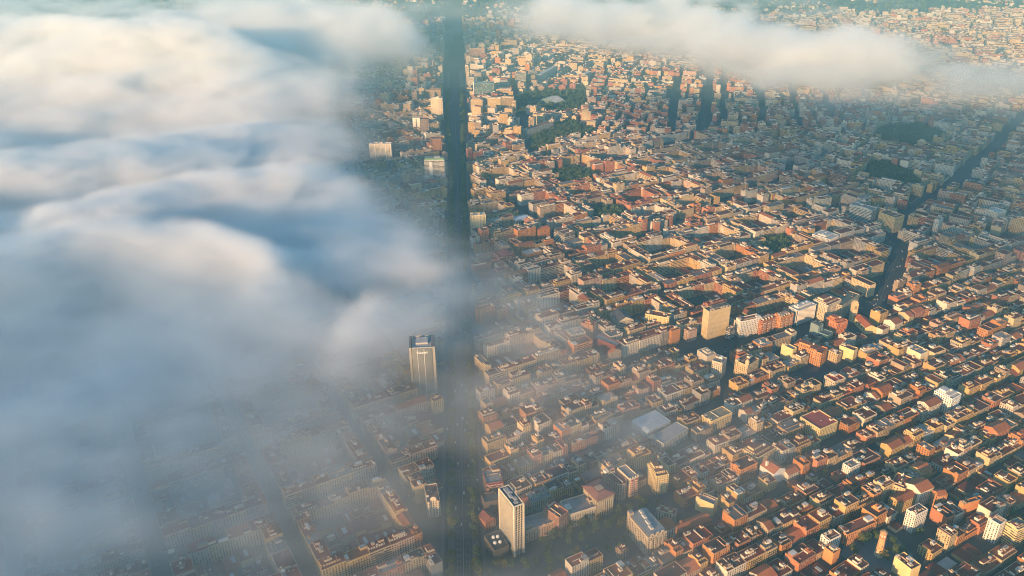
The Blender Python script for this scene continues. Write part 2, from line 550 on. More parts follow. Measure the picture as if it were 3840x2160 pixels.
def rect3(z, f, l, r, h):
    f, l, r = S(*z(*f), h), S(*z(*l), h), S(*z(*r), h)
    e = r - f
    hx, ang = np.hypot(*e) / 2, math.atan2(e[1], e[0])
    n = np.array([-math.sin(ang), math.cos(ang)])
    hy = max(abs(np.dot(l - f, n)) / 2, 3.0)
    if hy * 2 < 0.6 * np.hypot(*(l - f)): hy = 0.42 * np.hypot(*(l - f))
    c = f + np.array([math.cos(ang), math.sin(ang)]) * hx + n * hy
    return c[0], c[1], hx, hy, ang


def front(z, xl, xr, yt, yb, d):
    """a tower seen square on: pixel edges of its front, top and foot"""
    a, b = S(*z(xl, yb)), S(*z(xr, yb))
    e = b - a
    ang = math.atan2(e[1], e[0]) + R(3)
    hx = np.hypot(*e) / 2
    n = np.array([-math.sin(ang), math.cos(ang)])
    m = (a + b) / 2 + n * d / 2
    lo, hi = 5.0, 160.0
    ty = z(0, yt)[1] * 2576 / 3840
    q = (a + b) / 2
    for _ in range(30):
        h = (lo + hi) / 2
        if PX(q[0], q[1], h)[1] > ty: lo = h
        else: hi = h
    return m[0], m[1], hx, d / 2, ang, lo


# (view, front corner, far-left corner, near-right corner, height, wall, roof, windows, name, category, label, extras)
BLK = [
    (Z1, (1825, 475), (1705, 325), (1992, 405), 28, TAN, BROOF, 1, "corner_palace", "palace", "square tan palace with a wide overhanging tiled hip roof beside the dark garden avenue", "hip"),
    (Z1, (1545, 625), (1475, 480), (1815, 540), 19, CREAM, GROOF, 1, "town_house", "house", "cream balustraded house with terrace clutter beside the square hip-roofed palace", "balus"),
    (Z1, (1440, 655), (1312, 520), (1535, 590), 27, (.40, .22, .16), TERR, 1, "apartment_building", "apartments", "brown-red block with a yellow roof hut, taller than the houses along the garden avenue", "hut"),
    (Z1, (1105, 790), (1055, 665), (1435, 680), 16, (.55, .38, .25), GROOF, 1, "town_palace", "palace", "low ornate stone palace with small pediments beside the white gridded office tower", "pedi"),
    (Z1, (2050, 335), (1885, 180), (2150, 290), 24, PINK, BROOF, 1, "apartment_building", "apartments", "pink corner house with rounded balconies beyond the square hip-roofed palace", "round hut"),
    (Z1, (2155, 270), (2050, 140), (2240, 235), 26, CREAM, GROOF, 1, "apartment_building", "apartments", "tall cream house with stacked red bay windows and pinnacles on its parapet", "bays"),
    (Z1, (2420, 240), (2355, 100), (2545, 215), 27, YEL, BROOF, 1, "apartment_building", "apartments", "white and yellow stepped apartment house with bright terraces facing the garden avenue", "step"),
    (Z1, (2335, 860), (2205, 590), (2525, 790), 26, TAN, GROOF, 1, "grand_hotel", "hotel", "long stone hotel with mansard gables and grey flat roof closing the garden avenue", "hotel"),
    (Z1, (110, 490), (15, 335), (240, 470), 24, CREAM, BROOF, 1, "corner_building", "apartments", "cream corner house with an arched gable and rounded bays standing out of the fog", "arch"),
    (Z1, (790, 985), (690, 830), (935, 930), 13, (.14, .12, .10), (.10, .10, .095), 0, "low_hall", "hall", "low dark hall with four white roof domes at the foot of the office tower", "domes"),
    (Z1, (710, 310), (650, 180), (880, 283), 26, (.20, .10, .09), GROOF, 2, "chamber_building", "office", "flat office block with a dark red band and white lettering by the avenue", "sign"),
    (Z1, (690, 500), (640, 420), (830, 470), 20, (.12, .10, .09), (.11, .10, .09), 0, "office_block", "office", "dark roofed block behind the brick gabled house beside the avenue", ""),
    (Z1, (700, 700), (675, 600), (800, 650), 13, BRK, TERR, 1, "gabled_house", "house", "small orange brick house with a pointed gable beside the white office tower", "gable"),
    (Z2, (2300, 830), (2160, 755), (2375, 775), 27, WHITE, GROOF, 1, "apartment_building", "apartments", "big white eight-storey block with a pale plant room, at the edge of the old quarter", "hut"),
    (Z2, (2505, 890), (2370, 800), (2640, 830), 26, YEL, GROOF, 2, "apartment_building", "apartments", "big yellow block with window bands adjoining the white eight-storey block", "hut"),
    (Z2, (1330, 720), (1230, 645), (1470, 650), 26, WHITE, TERR, 1, "apartment_building", "apartments", "tall white house with brick-striped flank behind the clock tower square", "hut"),
    (Z2, (540, 945), (530, 815), (885, 795), 16, ORG, TERR, 1, "town_hall", "town hall", "long low orange hall with terracotta roof fronting the clock tower square", "hut2"),
    (Z2, (330, 1015), (235, 945), (472, 945), 19, WHITE, TERR, 1, "corner_house", "house", "white house with dark corner windows and maroon roof beside the clock tower square", "hut"),
    (Z2, (385, 1160), (270, 1090), (465, 1110), 17, ORG, TERR, 0, "party_wall_house", "house", "orange blank-walled house with white front nearest the clock tower square", "hut"),
    (Z2, (1280, 1345), (1040, 1215), (1390, 1290), 19, YEL, TERR, 0, "apartment_building", "apartments", "broad yellow blank-walled house with long white roof hut before the clock tower square", "hut2"),
    (Z2, (1590, 490), (1480, 430), (1700, 470), 21, ORG, OROOF, 1, "sloped_roof_house", "house", "house with a bright orange sloping roof far behind the clock tower", "gable"),
    (Z2, (1880, 600), (1860, 560), (2110, 530), 20, ORG, TERR, 0, "party_wall_house", "house", "long orange windowless house with white end wall above low maroon roofs", "hut"),
    (Z2, (1210, 420), (1060, 320), (1290, 290), 20, OCHRE, TERR, 1, "party_wall_house", "house", "ochre house with big golden flank amid low maroon roofs", "hut"),
    (Z3, (428, 322), (370, 282), (645, 268), 50, (.56, .44, .26), (.12, .10, .09), 0, "office_block", "office", "tall golden stone office block with fine horizontal bands above the boulevard", "bands"),
    (Z3, (1325, 312), (1222, 275), (1500, 245), 30, (.07, .065, .06), PALE, 0, "striped_office", "office", "black office with white vertical fins and white roof cornice on the boulevard", "fins"),
    (Z3, (640, 500), (600, 478), (690, 478), 20, (.12, .12, .12), GROOF, 2, "narrow_office", "office", "small dark office with white bands beside the golden stone block", "bandw"),
    (Z3, (750, 425), (680, 392), (955, 380), 29, WHITE, TERR, 1, "apartment_building", "apartments", "cream and white apartment block with many roof huts next to the small dark office", "hut2"),
    (Z3, (965, 425), (935, 375), (1110, 372), 25, BRK, TERR, 1, "brick_apartments", "apartments", "red brick apartments with cream balconies between two paler blocks on the boulevard", "balc"),
    (Z3, (1150, 385), (1125, 335), (1280, 345), 27, ORG, TERR, 1, "brick_apartments", "apartments", "orange brick apartments with open roof frames next to the white-finned office", "balc"),
    (Z3, (1620, 262), (1500, 190), (1760, 200), 30, CREAM, TERR, 1, "apartment_building", "apartments", "cream stepped apartments beyond the white-finned office", "step"),
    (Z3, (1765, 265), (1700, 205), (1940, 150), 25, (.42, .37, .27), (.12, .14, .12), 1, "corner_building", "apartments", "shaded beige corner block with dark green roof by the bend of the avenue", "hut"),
    (Z3, (1720, 445), (1615, 380), (1825, 412), 26, (.62, .22, .09), (.40, .14, .07), 1, "brick_apartments", "apartments", "vivid orange stepped apartment block beside the church", "step"),
    (Z3, (1530, 470), (1460, 428), (1578, 450), 30, (.22, .28, .28), GROOF, 0, "glass_office", "office", "pale green glass office with a dark slot beside the orange stepped block", "slot"),
    (Z3, (1625, 565), (1540, 485), (1675, 530), 19, TEAL, (.14, .15, .15), 2, "glass_office", "office", "low teal glass wing in front of the pale green glass office", ""),
    (Z3, (405, 775), (335, 700), (500, 745), 25, (.55, .48, .38), (.48, .42, .34), 0, "blank_theatre", "theatre", "blank beige theatre tower on the corner across from the golden block", "cap"),
    (Z3, (560, 845), (470, 800), (607, 790), 26, CREAM, GROOF, 1, "apartment_building", "apartments", "slim cream house standing alone at the street corner below the beige theatre", "hut"),
    (Z3, (815, 870), (725, 790), (930, 800), 24, OCHRE, BROOF, 1, "domed_building", "apartments", "ochre corner house with a round golden dome across from the cream house", "dome hut"),
    (Z3, (1270, 705), (1160, 650), (1310, 685), 23, YEL, GROOF, 0, "party_wall_house", "house", "house showing a pale yellow windowless flank on the boulevard", "hut"),
    (Z3, (1560, 745), (1335, 600), (1620, 690), 23, ORG, TERR, 1, "brick_apartments", "apartments", "stepped orange brick apartments beside a green scaffold above the sports court", "step"),
    (Z3, (1885, 718), (1755, 650), (1925, 690), 20, YEL, BROOF, 0, "party_wall_house", "house", "bright yellow windowless house behind the sports court", "hut"),
    (Z3, (2560, 752), (2425, 685), (2640, 715), 22, (.74, .62, .42), GROOF, 0, "party_wall_house", "house", "big pale yellow cube of a house at the far end of its row", "hut"),
    (Z3, (1720, 755), (1610, 715), (1765, 730), 15, OCHRE, TERR, 1, "town_house", "house", "ochre house with two roof cubes beside the sports court", "hut2"),
    (Z3, (1690, 1030), (1590, 965), (1800, 990), 17, CREAM, (.42, .07, .05), 1, "red_roofed_house", "house", "house with white terrace and vivid red roof below the sports court", "hut"),
    (Z4, (1264, 1250), (1258, 1228), (1383, 1240), 44, (.78, .66, .40), PALE, 1, "apartment_tower", "tower", "pale yellow tower standing alone beside the dark avenue", "hut vfin"),
    (ZC, (630, 80), (585, 40), (775, 50), 13, CREAM, (.45, .55, .66), 0, "market_hall", "market", "market hall with blue-white roof and arched end wall", "arches"),
    (ZC, (470, 445), (428, 385), (618, 408), 28, DRED, (.24, .08, .07), 2, "round_red_office", "office", "dark red faceted office with a smaller top storey near the misty avenue", "cap"),
    (ZC, (1125, 218), (1035, 155), (1225, 190), 27, (.16, .15, .14), BROOF, 2, "banded_office", "office", "dark office with thin pale floor bands at a street corner", "bandw"),
    (ZC, (1660, 1095), (1590, 1000), (1815, 1068), 24, CREAM, (.10, .10, .11), 2, "glass_roof_office", "office", "office with a dark glazed sloping roof and orange end wall", "gable"),
    (ZC, (1930, 1015), (1825, 980), (2170, 1058), 29, YEL, TERR, 1, "apartment_building", "apartments", "long yellow and orange apartment block with many stair towers", "hut2 vfin"),
    (ZC, (1405, 1135), (1285, 1100), (1440, 1100), 30, ORG, TERR, 1, "apartment_building", "apartments", "narrow orange apartment house with a square turret rising from the haze", "cap"),
    (ZC, (1635, 1340), (1480, 1205), (1690, 1305), 22, DRED, GROOF, 0, "windowless_hall", "hall", "long dark red windowless hall with grey ribbed roof", "ribs"),
    (ZC, (1190, 1235), (1070, 1190), (1335, 1200), 24, CREAM, GROOF, 1, "apartment_building", "apartments", "cream apartment house with rounded glazed bays in the thin fog", "bays hut"),
    (ZE, (345, 330), (230, 195), (575, 225), 11, (.40, .47, .52), (.42, .50, .56), 0, "glasshouse_hall", "hall", "low pale blue hall with sawtooth roof beside an open yard", "saw"),
    (ZE, (505, 445), (400, 365), (755, 290), 16, (.44, .44, .42), (.36, .34, .33), 1, "school_building", "school", "grey school with rows of windows below the pale sawtooth hall", ""),
    (ZE, (665, 1330), (625, 1240), (990, 1200), 13, (.36, .17, .10), OROOF, 0, "tiled_hall", "hall", "big hall with long terracotta tiled roof behind the stone hotel", "gable"),
    (ZE, (1615, 748), (1480, 650), (1732, 690), 17, WHITE, (.42, .15, .07), 0, "white_chapel", "chapel", "white hall with orange tiled roof and stepped gable in the old quarter", "gable"),
    (ZE, (985, 225), (905, 150), (1195, 130), 18, YEL, (.30, .24, .15), 1, "ochre_palace", "palace", "ochre house with flat tan roof and ornate cornice at a street corner", "balus"),
    (ZE, (1010, 1060), (880, 920), (1055, 1000), 17, YEL, GROOF, 0, "party_wall_house", "house", "slim bright yellow house with grey roof facing the garden avenue corner", "hut"),
    (ZE, (620, 1160), (455, 1040), (640, 1105), 18, TAN, TERR, 1, "town_house", "house", "tan corner house with roof machinery between the hotel and the yellow slim house", "hut2"),
    (ZE, (1450, 590), (1330, 480), (1640, 480), 19, OCHRE, BROOF, 1, "apartment_building", "apartments", "ochre house with stacked yellow top storeys at a crossing of the long street", "step"),
    (ZE, (2080, 300), (1930, 150), (2260, 220), 20, YEL, (.40, .10, .08), 1, "apartment_building", "apartments", "yellow corner house with a red sloping roof at the bend of the long street", "hut"),
    (ZE, (2385, 690), (2340, 625), (2490, 640), 19, WHITE, GROOF, 1, "corner_house", "house", "slim white house with orange flank beside a large leafy tree", "hut"),
    (ZB, (1250, 488), (1065, 432), (1345, 462), 34, (.62, .48, .24), BROOF, 1, "corner_apartments", "apartments", "large golden apartment block with rounded balconies facing the square", "hut2"),
    (ZB, (1010, 412), (825, 330), (1068, 385), 30, (.55, .58, .55), GROOF, 2, "banded_office", "office", "grey-green office with continuous window bands on the square", "hut"),
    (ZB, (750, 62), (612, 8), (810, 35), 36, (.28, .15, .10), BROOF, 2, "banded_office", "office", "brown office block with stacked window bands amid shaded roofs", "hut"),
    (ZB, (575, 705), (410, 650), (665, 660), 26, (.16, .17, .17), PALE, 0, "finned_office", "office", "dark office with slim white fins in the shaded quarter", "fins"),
    (ZB, (470, 300), (435, 270), (600, 285), 36, CREAM, TERR, 1, "apartment_building", "apartments", "tall cream apartment house with balconies beside yellow and red flanks", "hut"),
    (ZB, (1700, 520), (1660, 500), (1745, 490), 32, (.60, .60, .56), GROOF, 1, "apartment_building", "apartments", "pale grey tower house with blank flank in the misty quarter", "hut"),
    (ZB, (2300, 440), (2165, 400), (2390, 415), 30, (.68, .62, .52), PALE, 1, "apartment_building", "apartments", "pale apartment house with big square windows in the drifting mist", "hut"),
    (Q4, (2215, 562), (2150, 505), (2262, 535), 25, (.80, .79, .76), PALE, 1, "white_apartments", "apartments", "bright white modern block with stepped roof among ochre houses", "step"),
    (ZD, (880, 755), (845, 705), (1050, 660), 40, (.60, .55, .50), PALE, 1, "slab_block", "apartments", "long white slab with gridded flank standing oblique among red blocks", ""),
    (ZD, (1330, 745), (1130, 610), (1390, 720), 38, (.50, .46, .42), PALE, 2, "slab_block", "apartments", "long grey slab block with stacked balconies in the hazy distance", ""),
    (ZD, (1480, 1320), (1155, 1195), (1530, 1310), 26, (.70, .52, .28), TERR, 1, "terrace_block", "apartments", "long sunlit yellow terrace of flats along the leafy park", "hut2"),
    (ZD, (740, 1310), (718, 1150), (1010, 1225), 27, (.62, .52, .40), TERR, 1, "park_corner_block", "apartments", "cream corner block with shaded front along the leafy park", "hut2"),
]
# (view, left, right, top, foot, depth, wall, roof, windows, name, category, label, extras)
FRN = [
    (Z4, 882, 1048, 785, 985, 22, (.50, .50, .46), (.30, .42, .24), 2, "office_tower", "tower", "white banded tower with pale green crown and a blank white shaft", "shaft"),
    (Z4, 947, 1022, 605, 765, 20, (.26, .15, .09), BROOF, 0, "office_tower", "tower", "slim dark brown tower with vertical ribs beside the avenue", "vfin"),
    (Z4, 427, 605, 648, 812, 13, (.68, .60, .46), PALE, 1, "slab_block", "apartments", "pale sunlit slab of flats in four strips, half in the fog", "strips"),
    (Z4, 782, 842, 430, 570, 16, (.80, .74, .62), PALE, 0, "twin_shaft_tower", "tower", "bright white windowless twin-shaft tower with dark middle slot", "slot"),
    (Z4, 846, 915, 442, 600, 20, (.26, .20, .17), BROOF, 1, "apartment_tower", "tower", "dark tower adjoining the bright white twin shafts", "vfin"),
    (Z4, 932, 1030, 268, 448, 20, (.74, .62, .42), PALE, 1, "apartment_tower", "tower", "tall cream stepped tower with stacked balconies at the avenue edge", "cap vfin"),
    (Z4, 884, 1012, 195, 296, 24, (.40, .29, .16), BROOF, 0, "office_block", "office", "brown block with fine vertical ribs behind the cream stepped tower", "vfin"),
    (Z4, 1403, 1512, 268, 388, 20, (.66, .50, .24), PALE, 1, "office_block", "office", "yellow office with square windows, half of a bent pair", "hut"),
    (Z4, 1513, 1622, 262, 385, 20, (.66, .48, .24), PALE, 2, "office_block", "office", "yellow office with white balcony bands, half of a bent pair", "hut"),
    (Z4, 1405, 1602, 190, 262, 18, (.64, .46, .26), PALE, 2, "apartment_tower", "tower", "yellow banded tower rising behind the bent office pair", "hut"),
    (Z4, 1262, 1362, 280, 396, 22, (.58, .44, .24), GROOF, 1, "office_block", "office", "ochre stepped block by the avenue before the bent office pair", "step"),
    (Z4, 1292, 1458, 140, 268, 26, TEAL, (.14, .24, .26), 2, "glass_office", "office", "teal glass office with one tall white fin beside the avenue", "fin1"),
    (Z4, 1632, 1722, 62, 190, 20, (.34, .34, .31), GROOF, 2, "office_tower", "tower", "grey-green banded tower above the row of brick cubes", "hut"),
    (Z4, 1740, 1815, 45, 126, 20, (.20, .22, .24), GROOF, 2, "office_tower", "tower", "dark slate tower beside the grey-green banded tower", "hut"),
    (Z4, 1348, 1470, 42, 112, 18, (.78, .66, .44), PALE, 1, "office_block", "office", "white and yellow block with regular windows beyond the teal glass office", "hut"),
    (ZD, 165, 318, 500, 632, 24, (.50, .28, .16), BROOF, 2, "banded_tower", "tower", "brown block with dense cream sunshades near the head of the avenue", "hut"),
    (ZD, 415, 515, 262, 336, 20, (.58, .44, .36), PALE, 1, "apartment_tower", "tower", "pink gridded tower in the far district", "hut"),
    (ZD, 612, 750, 255, 332, 18, (.66, .50, .36), PALE, 0, "slab_block", "apartments", "far slab with bold vertical stripes below the bright cloud", "vfin"),
    (ZD, 176, 276, 282, 366, 22, (.20, .34, .30), GROOF, 2, "glass_office", "office", "green glass block at the far end of the avenue", ""),
    (ZD, 166, 335, 246, 282, 18, (.66, .60, .54), PALE, 1, "slab_block", "apartments", "long pale slab behind the far green glass block", ""),
    (ZD, 565, 618, 495, 556, 22, (.70, .55, .38), TERR, 1, "apartment_tower", "tower", "small sunlit cube of flats among far terraces", "hut"),
    (ZD, 605, 740, 605, 665, 18, (.72, .60, .48), TERR, 1, "apartment_block", "apartments", "sunlit white block with dark balcony slots in the far district", "hut"),
    (ZD, 768, 886, 585, 640, 18, (.66, .48, .34), TERR, 1, "apartment_block", "apartments", "pinkish block with pale roof edge before the oblique white slab", "hut"),
    (ZD, 553, 730, 690, 752, 20, (.64, .46, .34), TERR, 1, "apartment_block", "apartments", "pink and cream pair of flats beyond the grey-green banded tower", "hut2"),
    (ZD, 2478, 2540, 790, 862, 22, (.62, .60, .56), PALE, 1, "apartment_tower", "tower", "white tower house beside the far straight avenue in shade", "hut"),
]
for i, (xl, xr, yt, yb) in enumerate([(750, 815, 885, 937), (850, 915, 875, 932), (955, 1020, 868, 924), (1060, 1128, 868, 924), (1170, 1228, 850, 922),
                                      (980, 1055, 815, 862), (1072, 1145, 805, 862), (1175, 1235, 795, 842), (1265, 1345, 762, 837)]):
    lab = ["pale-fronted cube of flats first in the row by the shaded park", "grey-brown cube of flats second in the row by the shaded park", "red brick cube of flats in the middle of the front row by the shaded park",
           "red brick cube of flats fourth in the front row by the shaded park", "red brick cube of flats ending the front row by the shaded park", "dusky red cube first of the row behind the front row of cubes",
           "dusky red cube in the middle of the row behind the front row of cubes", "tall dusky red cube third in the row behind the front cubes", "largest dusky red cube with a smaller cube on its roof"][i]
    FRN.append((ZD, xl, xr, yt, yb, 20, (.58, .50, .42) if i == 0 else (.36, .26, .2) if i == 1 else (.42, .17, .11), (.36, .12, .08), 1, "brick_cube_flats", "apartments", lab, "cap"))

LM = []          # every landmark: centre, label noun for the neighbours' labels
jobs = []
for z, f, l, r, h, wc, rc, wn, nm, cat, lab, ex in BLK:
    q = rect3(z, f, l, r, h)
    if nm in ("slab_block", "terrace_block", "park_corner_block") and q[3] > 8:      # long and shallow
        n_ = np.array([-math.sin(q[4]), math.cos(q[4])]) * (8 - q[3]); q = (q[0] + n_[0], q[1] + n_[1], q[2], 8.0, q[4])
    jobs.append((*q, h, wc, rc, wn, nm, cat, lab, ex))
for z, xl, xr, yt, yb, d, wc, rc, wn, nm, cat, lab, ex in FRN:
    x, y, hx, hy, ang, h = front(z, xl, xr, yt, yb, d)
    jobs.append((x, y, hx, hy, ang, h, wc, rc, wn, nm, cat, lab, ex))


def foot(x, y, hx, hy, ang, g=1.0):
    c, s = math.cos(ang), math.sin(ang)
    return [(x + a * (hx + g) * c - b * (hy + g) * s, y + a * (hx + g) * s + b * (hy + g) * c) for a, b in ((-1, -1), (1, -1), (1, 1), (-1, 1))]


DBT = (*rect3(Z1, (985, 543), (823, 358), (1085, 505), 69), 69)
CLOCK = np.array([391.5, 662.0])
for j in jobs: mark_poly(foot(*j[:5]))
mark_poly(foot(*DBT[:5], 4))
SABF = S(*zf(1400, 1200, .2346)(585, 400), 78), S(*zf(1400, 1200, .2346)(960, 452), 78)
sfl, sfr = SABF
e = sfr - sfl
SAB = ((sfl + sfr)[0] / 2 - 1.5, (sfl + sfr)[1] / 2 + 18, np.hypot(*e) / 2 - .5, 18.0, R(4.5), 75.0)
mark_poly(foot(*SAB[:5], 3))


class Loc:
    """local frame of a building: x along its front, y into it"""
    def __init__(s, x, y, ang): s.x, s.y, s.a = x, y, ang; s.c, s.s = math.cos(ang), math.sin(ang)
    def p(s, a, b, z): return (s.x + a * s.c - b * s.s, s.y + a * s.s + b * s.c, z)
    def box(s, mb, a, b, z, hx, hy, h, side, top=None, wf=0, ws=0, uo=0, tm=1, rot=0.0):
        x, y, _ = s.p(a, b, 0)
        mb.box(x, y, z, hx, hy, h, s.a + rot, side, top, wf, ws, uo, tm)


def parapet(L, mb, hx, hy, z, col, t=.35, h=1.0):
    L.box(mb, 0, -hy + t / 2, z, hx, t / 2, h, col); L.box(mb, 0, hy - t / 2, z, hx, t / 2, h, col)
    L.box(mb, -hx + t / 2, 0, z, t / 2, hy - t, h, col); L.box(mb, hx - t / 2, 0, z, t / 2, hy - t, h, col)


def gable(L, mb, hx, hy, z, rise, wall, roof, over=.5, axis=0):
    """pitched roof with its ridge along x (axis 0) or y (axis 1)"""
    if axis == 0:
        a = [L.p(-hx, -hy - over, z), L.p(hx, -hy - over, z), L.p(hx, 0, z + rise), L.p(-hx, 0, z + rise)]
        b = [L.p(hx, hy + over, z), L.p(-hx, hy + over, z), L.p(-hx, 0, z + rise), L.p(hx, 0, z + rise)]
        e1 = [L.p(-hx, hy, z), L.p(-hx, -hy, z), L.p(-hx, 0, z + rise)]; e2 = [L.p(hx, -hy, z), L.p(hx, hy, z), L.p(hx, 0, z + rise)]
    else:
        a = [L.p(-hx - over, hy, z), L.p(-hx - over, -hy, z), L.p(0, -hy, z + rise), L.p(0, hy, z + rise)]
        b = [L.p(hx + over, -hy, z), L.p(hx + over, hy, z), L.p(0, hy, z + rise), L.p(0, -hy, z + rise)]
        e1 = [L.p(-hx, -hy, z), L.p(hx, -hy, z), L.p(0, -hy, z + rise)]; e2 = [L.p(hx, hy, z), L.p(-hx, hy, z), L.p(0, hy, z + rise)]
    mb.poly(a, roof); mb.poly(b, roof)
    return e1, e2


def roof_kit(L, hx, hy, h, wc, rng, n_hut=1, small=1.0):
    """the clutter of a flat roof: list of (part name, MB)"""
    out = []
    for _ in range(n_hut):
        m = MB()
        pale = shade(rng.choice([(.66, .58, .46), (.58, .48, .34), (.70, .67, .60), wc]), rng.uniform(.75, 1.15))
        a = min(rng.choice([1.4, 1.8, 2.2, 3.0, 4.2]) * rng.uniform(.85, 1.2), hx * .7)
        b = min(rng.choice([1.4, 1.7, 2.2, 3.2]) * rng.uniform(.85, 1.2), hy * .7)
        ex_, ey_ = max(hx - a - .4, 0), max(hy - b - .4, 0)
        px_, py_ = rng.choice([-1, -1, 1, 1, rng.uniform(-1, 1)]) * ex_, rng.choice([-.6, 0, .3, 1, 1]) * ey_
        hh = rng.uniform(2.1, 3.3)
        L.box(m, px_, py_, h, a, b, hh, pale, shade(rng.choice([TERR, TERR, GROOF, PALE, BROOF]), rng.uniform(.8, 1.2)))
        if rng.random() < .35: L.box(m, px_ + a * .3, py_ - b * .2, h + hh, a * .35, b * .4, rng.uniform(.6, 1.4), shade(pale, .9))
        out.append(("stair_hut", m))
    for _ in range(rng.choice([0, 1, 1, 2])):
        m = MB()
        if rng.random() < .5:
            L.box(m, rng.uniform(-.8, .8) * hx, 0, h, .12, hy * rng.uniform(.5, .97), rng.uniform(.9, 1.7), shade(rng.choice([(.5, .36, .26), (.62, .55, .45)]), rng.uniform(.7, 1.2)))
        else:
            L.box(m, 0, rng.uniform(-.8, .8) * hy, h, hx * rng.uniform(.5, .97), .12, rng.uniform(.9, 1.7), shade(rng.choice([(.5, .36, .26), (.62, .55, .45)]), rng.uniform(.7, 1.2)))
        out.append(("terrace_wall", m))
    for _ in range(rng.choice([1, 1, 2, 3])):
        m = MB()
        s_ = rng.uniform(.3, .6)
        px_, py_ = rng.uniform(-.95, .95) * (hx - .7), rng.uniform(-.95, .95) * (hy - .7)
        hh = rng.uniform(1.0, 2.2)
        if rng.random() < .6:
            L.box(m, px_, py_, h, s_, s_ * 1.6, hh, shade((.46, .32, .23), rng.uniform(.6, 1.4)))
            out.append(("chimney", m))
        else:
            L.box(m, px_, py_, h, s_ * 1.7, s_ * 1.2, hh * .6, shade((.55, .55, .54), rng.uniform(.5, 1.3)))
            out.append(("air_unit", m))
    return out


def generic_parts(sp, lod):
    """a plain town house or block: [(part name, MB)], first the body"""
    r = random.Random(sp["seed"])
    L = Loc(sp["x"], sp["y"], sp["ang"])
    hx, hy = sp["hx"], sp["hy"]
    fh = 3.15
    z0 = float(terrain(sp["x"], sp["y"])) if sp["y"] > 3300 else 0.0
    h = sp["fl"] * fh + (1.0 if not sp["court"] else 1.2)
    wc, rc = sp["wc"], sp["rc"]
    blank = sp["court"]
    uo = r.randint(0, 900)
    kind = 1.0 if r.random() < .86 or sp["sty"] == "gracia" else 2.0
    body = MB()
    base_z = z0 - (8 if z0 else 0)
    gab = (not blank) and r.random() < (.07 if sp["sty"] == "gracia" else .03)
    side_w = 0.0 if r.random() < .75 else 1.0
    hb = h + z0 - base_z
    L.box(body, 0, 0, base_z, hx, hy, hb, wc, rc, 0 if blank else kind, 0 if blank else side_w, uo, tm=1)
    parts = [("wall", body)]
    zt = z0 + h
    if lod >= 3:
        if r.random() < .6: L.box(body, r.uniform(-.5, .5) * hx, r.uniform(-.5, .5) * hy, zt, hx * .3, hy * .25, 3, shade((.6, .55, .48), r.uniform(.8, 1.2)), GROOF)
        return parts
    if gab:
        m = MB()
        e1, e2 = gable(L, m, hx, hy, zt, hy * .42, wc, shade(OROOF, r.uniform(.7, 1.2)))
        m.poly(e1, wc, 0, 0); m.poly(e2, wc, 0, 0)
        parts.append(("tiled_roof", m))
        return parts
    if blank:
        if r.random() < .5:
            m = MB()
            L.box(m, r.uniform(-.4, .4) * hx, 0, zt, hx * .3, hy * .5, r.uniform(.6, 1.4), shade(GROOF, 1.3), (.35, .40, .42)); parts.append(("skylight", m))
        return parts
    if lod <= 1:
        m = MB(); L.box(m, 0, 0, zt, hx - .3, hy - .3, .05, rc, rc); parts.append(("roof", m))
    m = MB(); parapet(L, m, hx, hy, zt, shade(wc, .95) if r.random() < .5 else shade((.36, .24, .17), r.uniform(.7, 1.3)), t=.24, h=r.uniform(.6, 1.0))
    parts.append(("parapet", m))
    # set-back top storey
    if hy > 4.5 and r.random() < (.42 if sp["sty"] == "gracia" else .4):
        m = MB()
        d = r.uniform(.35, .72)
        sx_ = r.uniform(.3, .97)
        L.box(m, r.choice([-1, 1]) * (1 - sx_) * hx * .95, hy * (1 - d) * r.uniform(-.6, .8), zt, hx * sx_ - .45, hy * d - .4, 2.9, shade(r.choice([wc, (.68, .62, .52)]), 1.0), shade(rc, .95), 1 if lod < 2 else 0, 0, uo)
        parts.append(("penthouse", m))
        zt2 = zt + 2.9
    else:
        zt2 = zt
    if lod <= 1 or r.random() < .75:
        k = roof_kit(L, hx * (.62 if zt2 > zt else 1), hy * (.4 if zt2 > zt else 1), zt2, wc, r, 1 if hx * hy < 60 else 2)
        if lod >= 2: k = [q for q in k if q[0] in ("stair_hut", "terrace_wall")]
        parts += k
    # cornice and balconies on the street front
    if lod <= 1:
        m = MB()
        L.box(m, 0, -hy - .22, zt - .45, hx, .25, .45, shade(wc, 1.12))
        parts.append(("cornice", m))
        nb = sp["fl"] - 1
        bw_ = r.choice([.35, .6, .78, .92])
        for f in range(1, min(nb + 1, 5)):
            m = MB()
            wd = hx * bw_
            L.box(m, 0, -hy - .45, .6 + fh * f - .1, wd, .45, .18, shade(wc, .95))
            L.box(m, 0, -hy - .86, .6 + fh * f + .08, wd, .04, .85, (.07, .065, .06))
            parts.append(("balcony", m))
    return parts


ROOFTOP = {"stair_hut", "chimney", "terrace_wall", "air_unit", "parapet", "penthouse", "plant_room", "skylight", "roof_dome", "roof_storey", "roof_frame", "roof_well", "roof_rib", "mast", "dome"}


def emit(parts, name, label, cat, loc, group=None, mats=None):
    """link a building: an Empty with each part as a mesh of its own"""
    root = thing(name, label, cat, loc, group)
    roof = None
    for pn, m in sorted(parts, key=lambda q: q[0] not in ("roof", "hip_roof")):
        o = m.build(pn, roof if roof is not None and pn in ROOFTOP else root, mats, origin=loc)
        if roof is None and pn in ("roof", "hip_roof"): roof = o
    return root


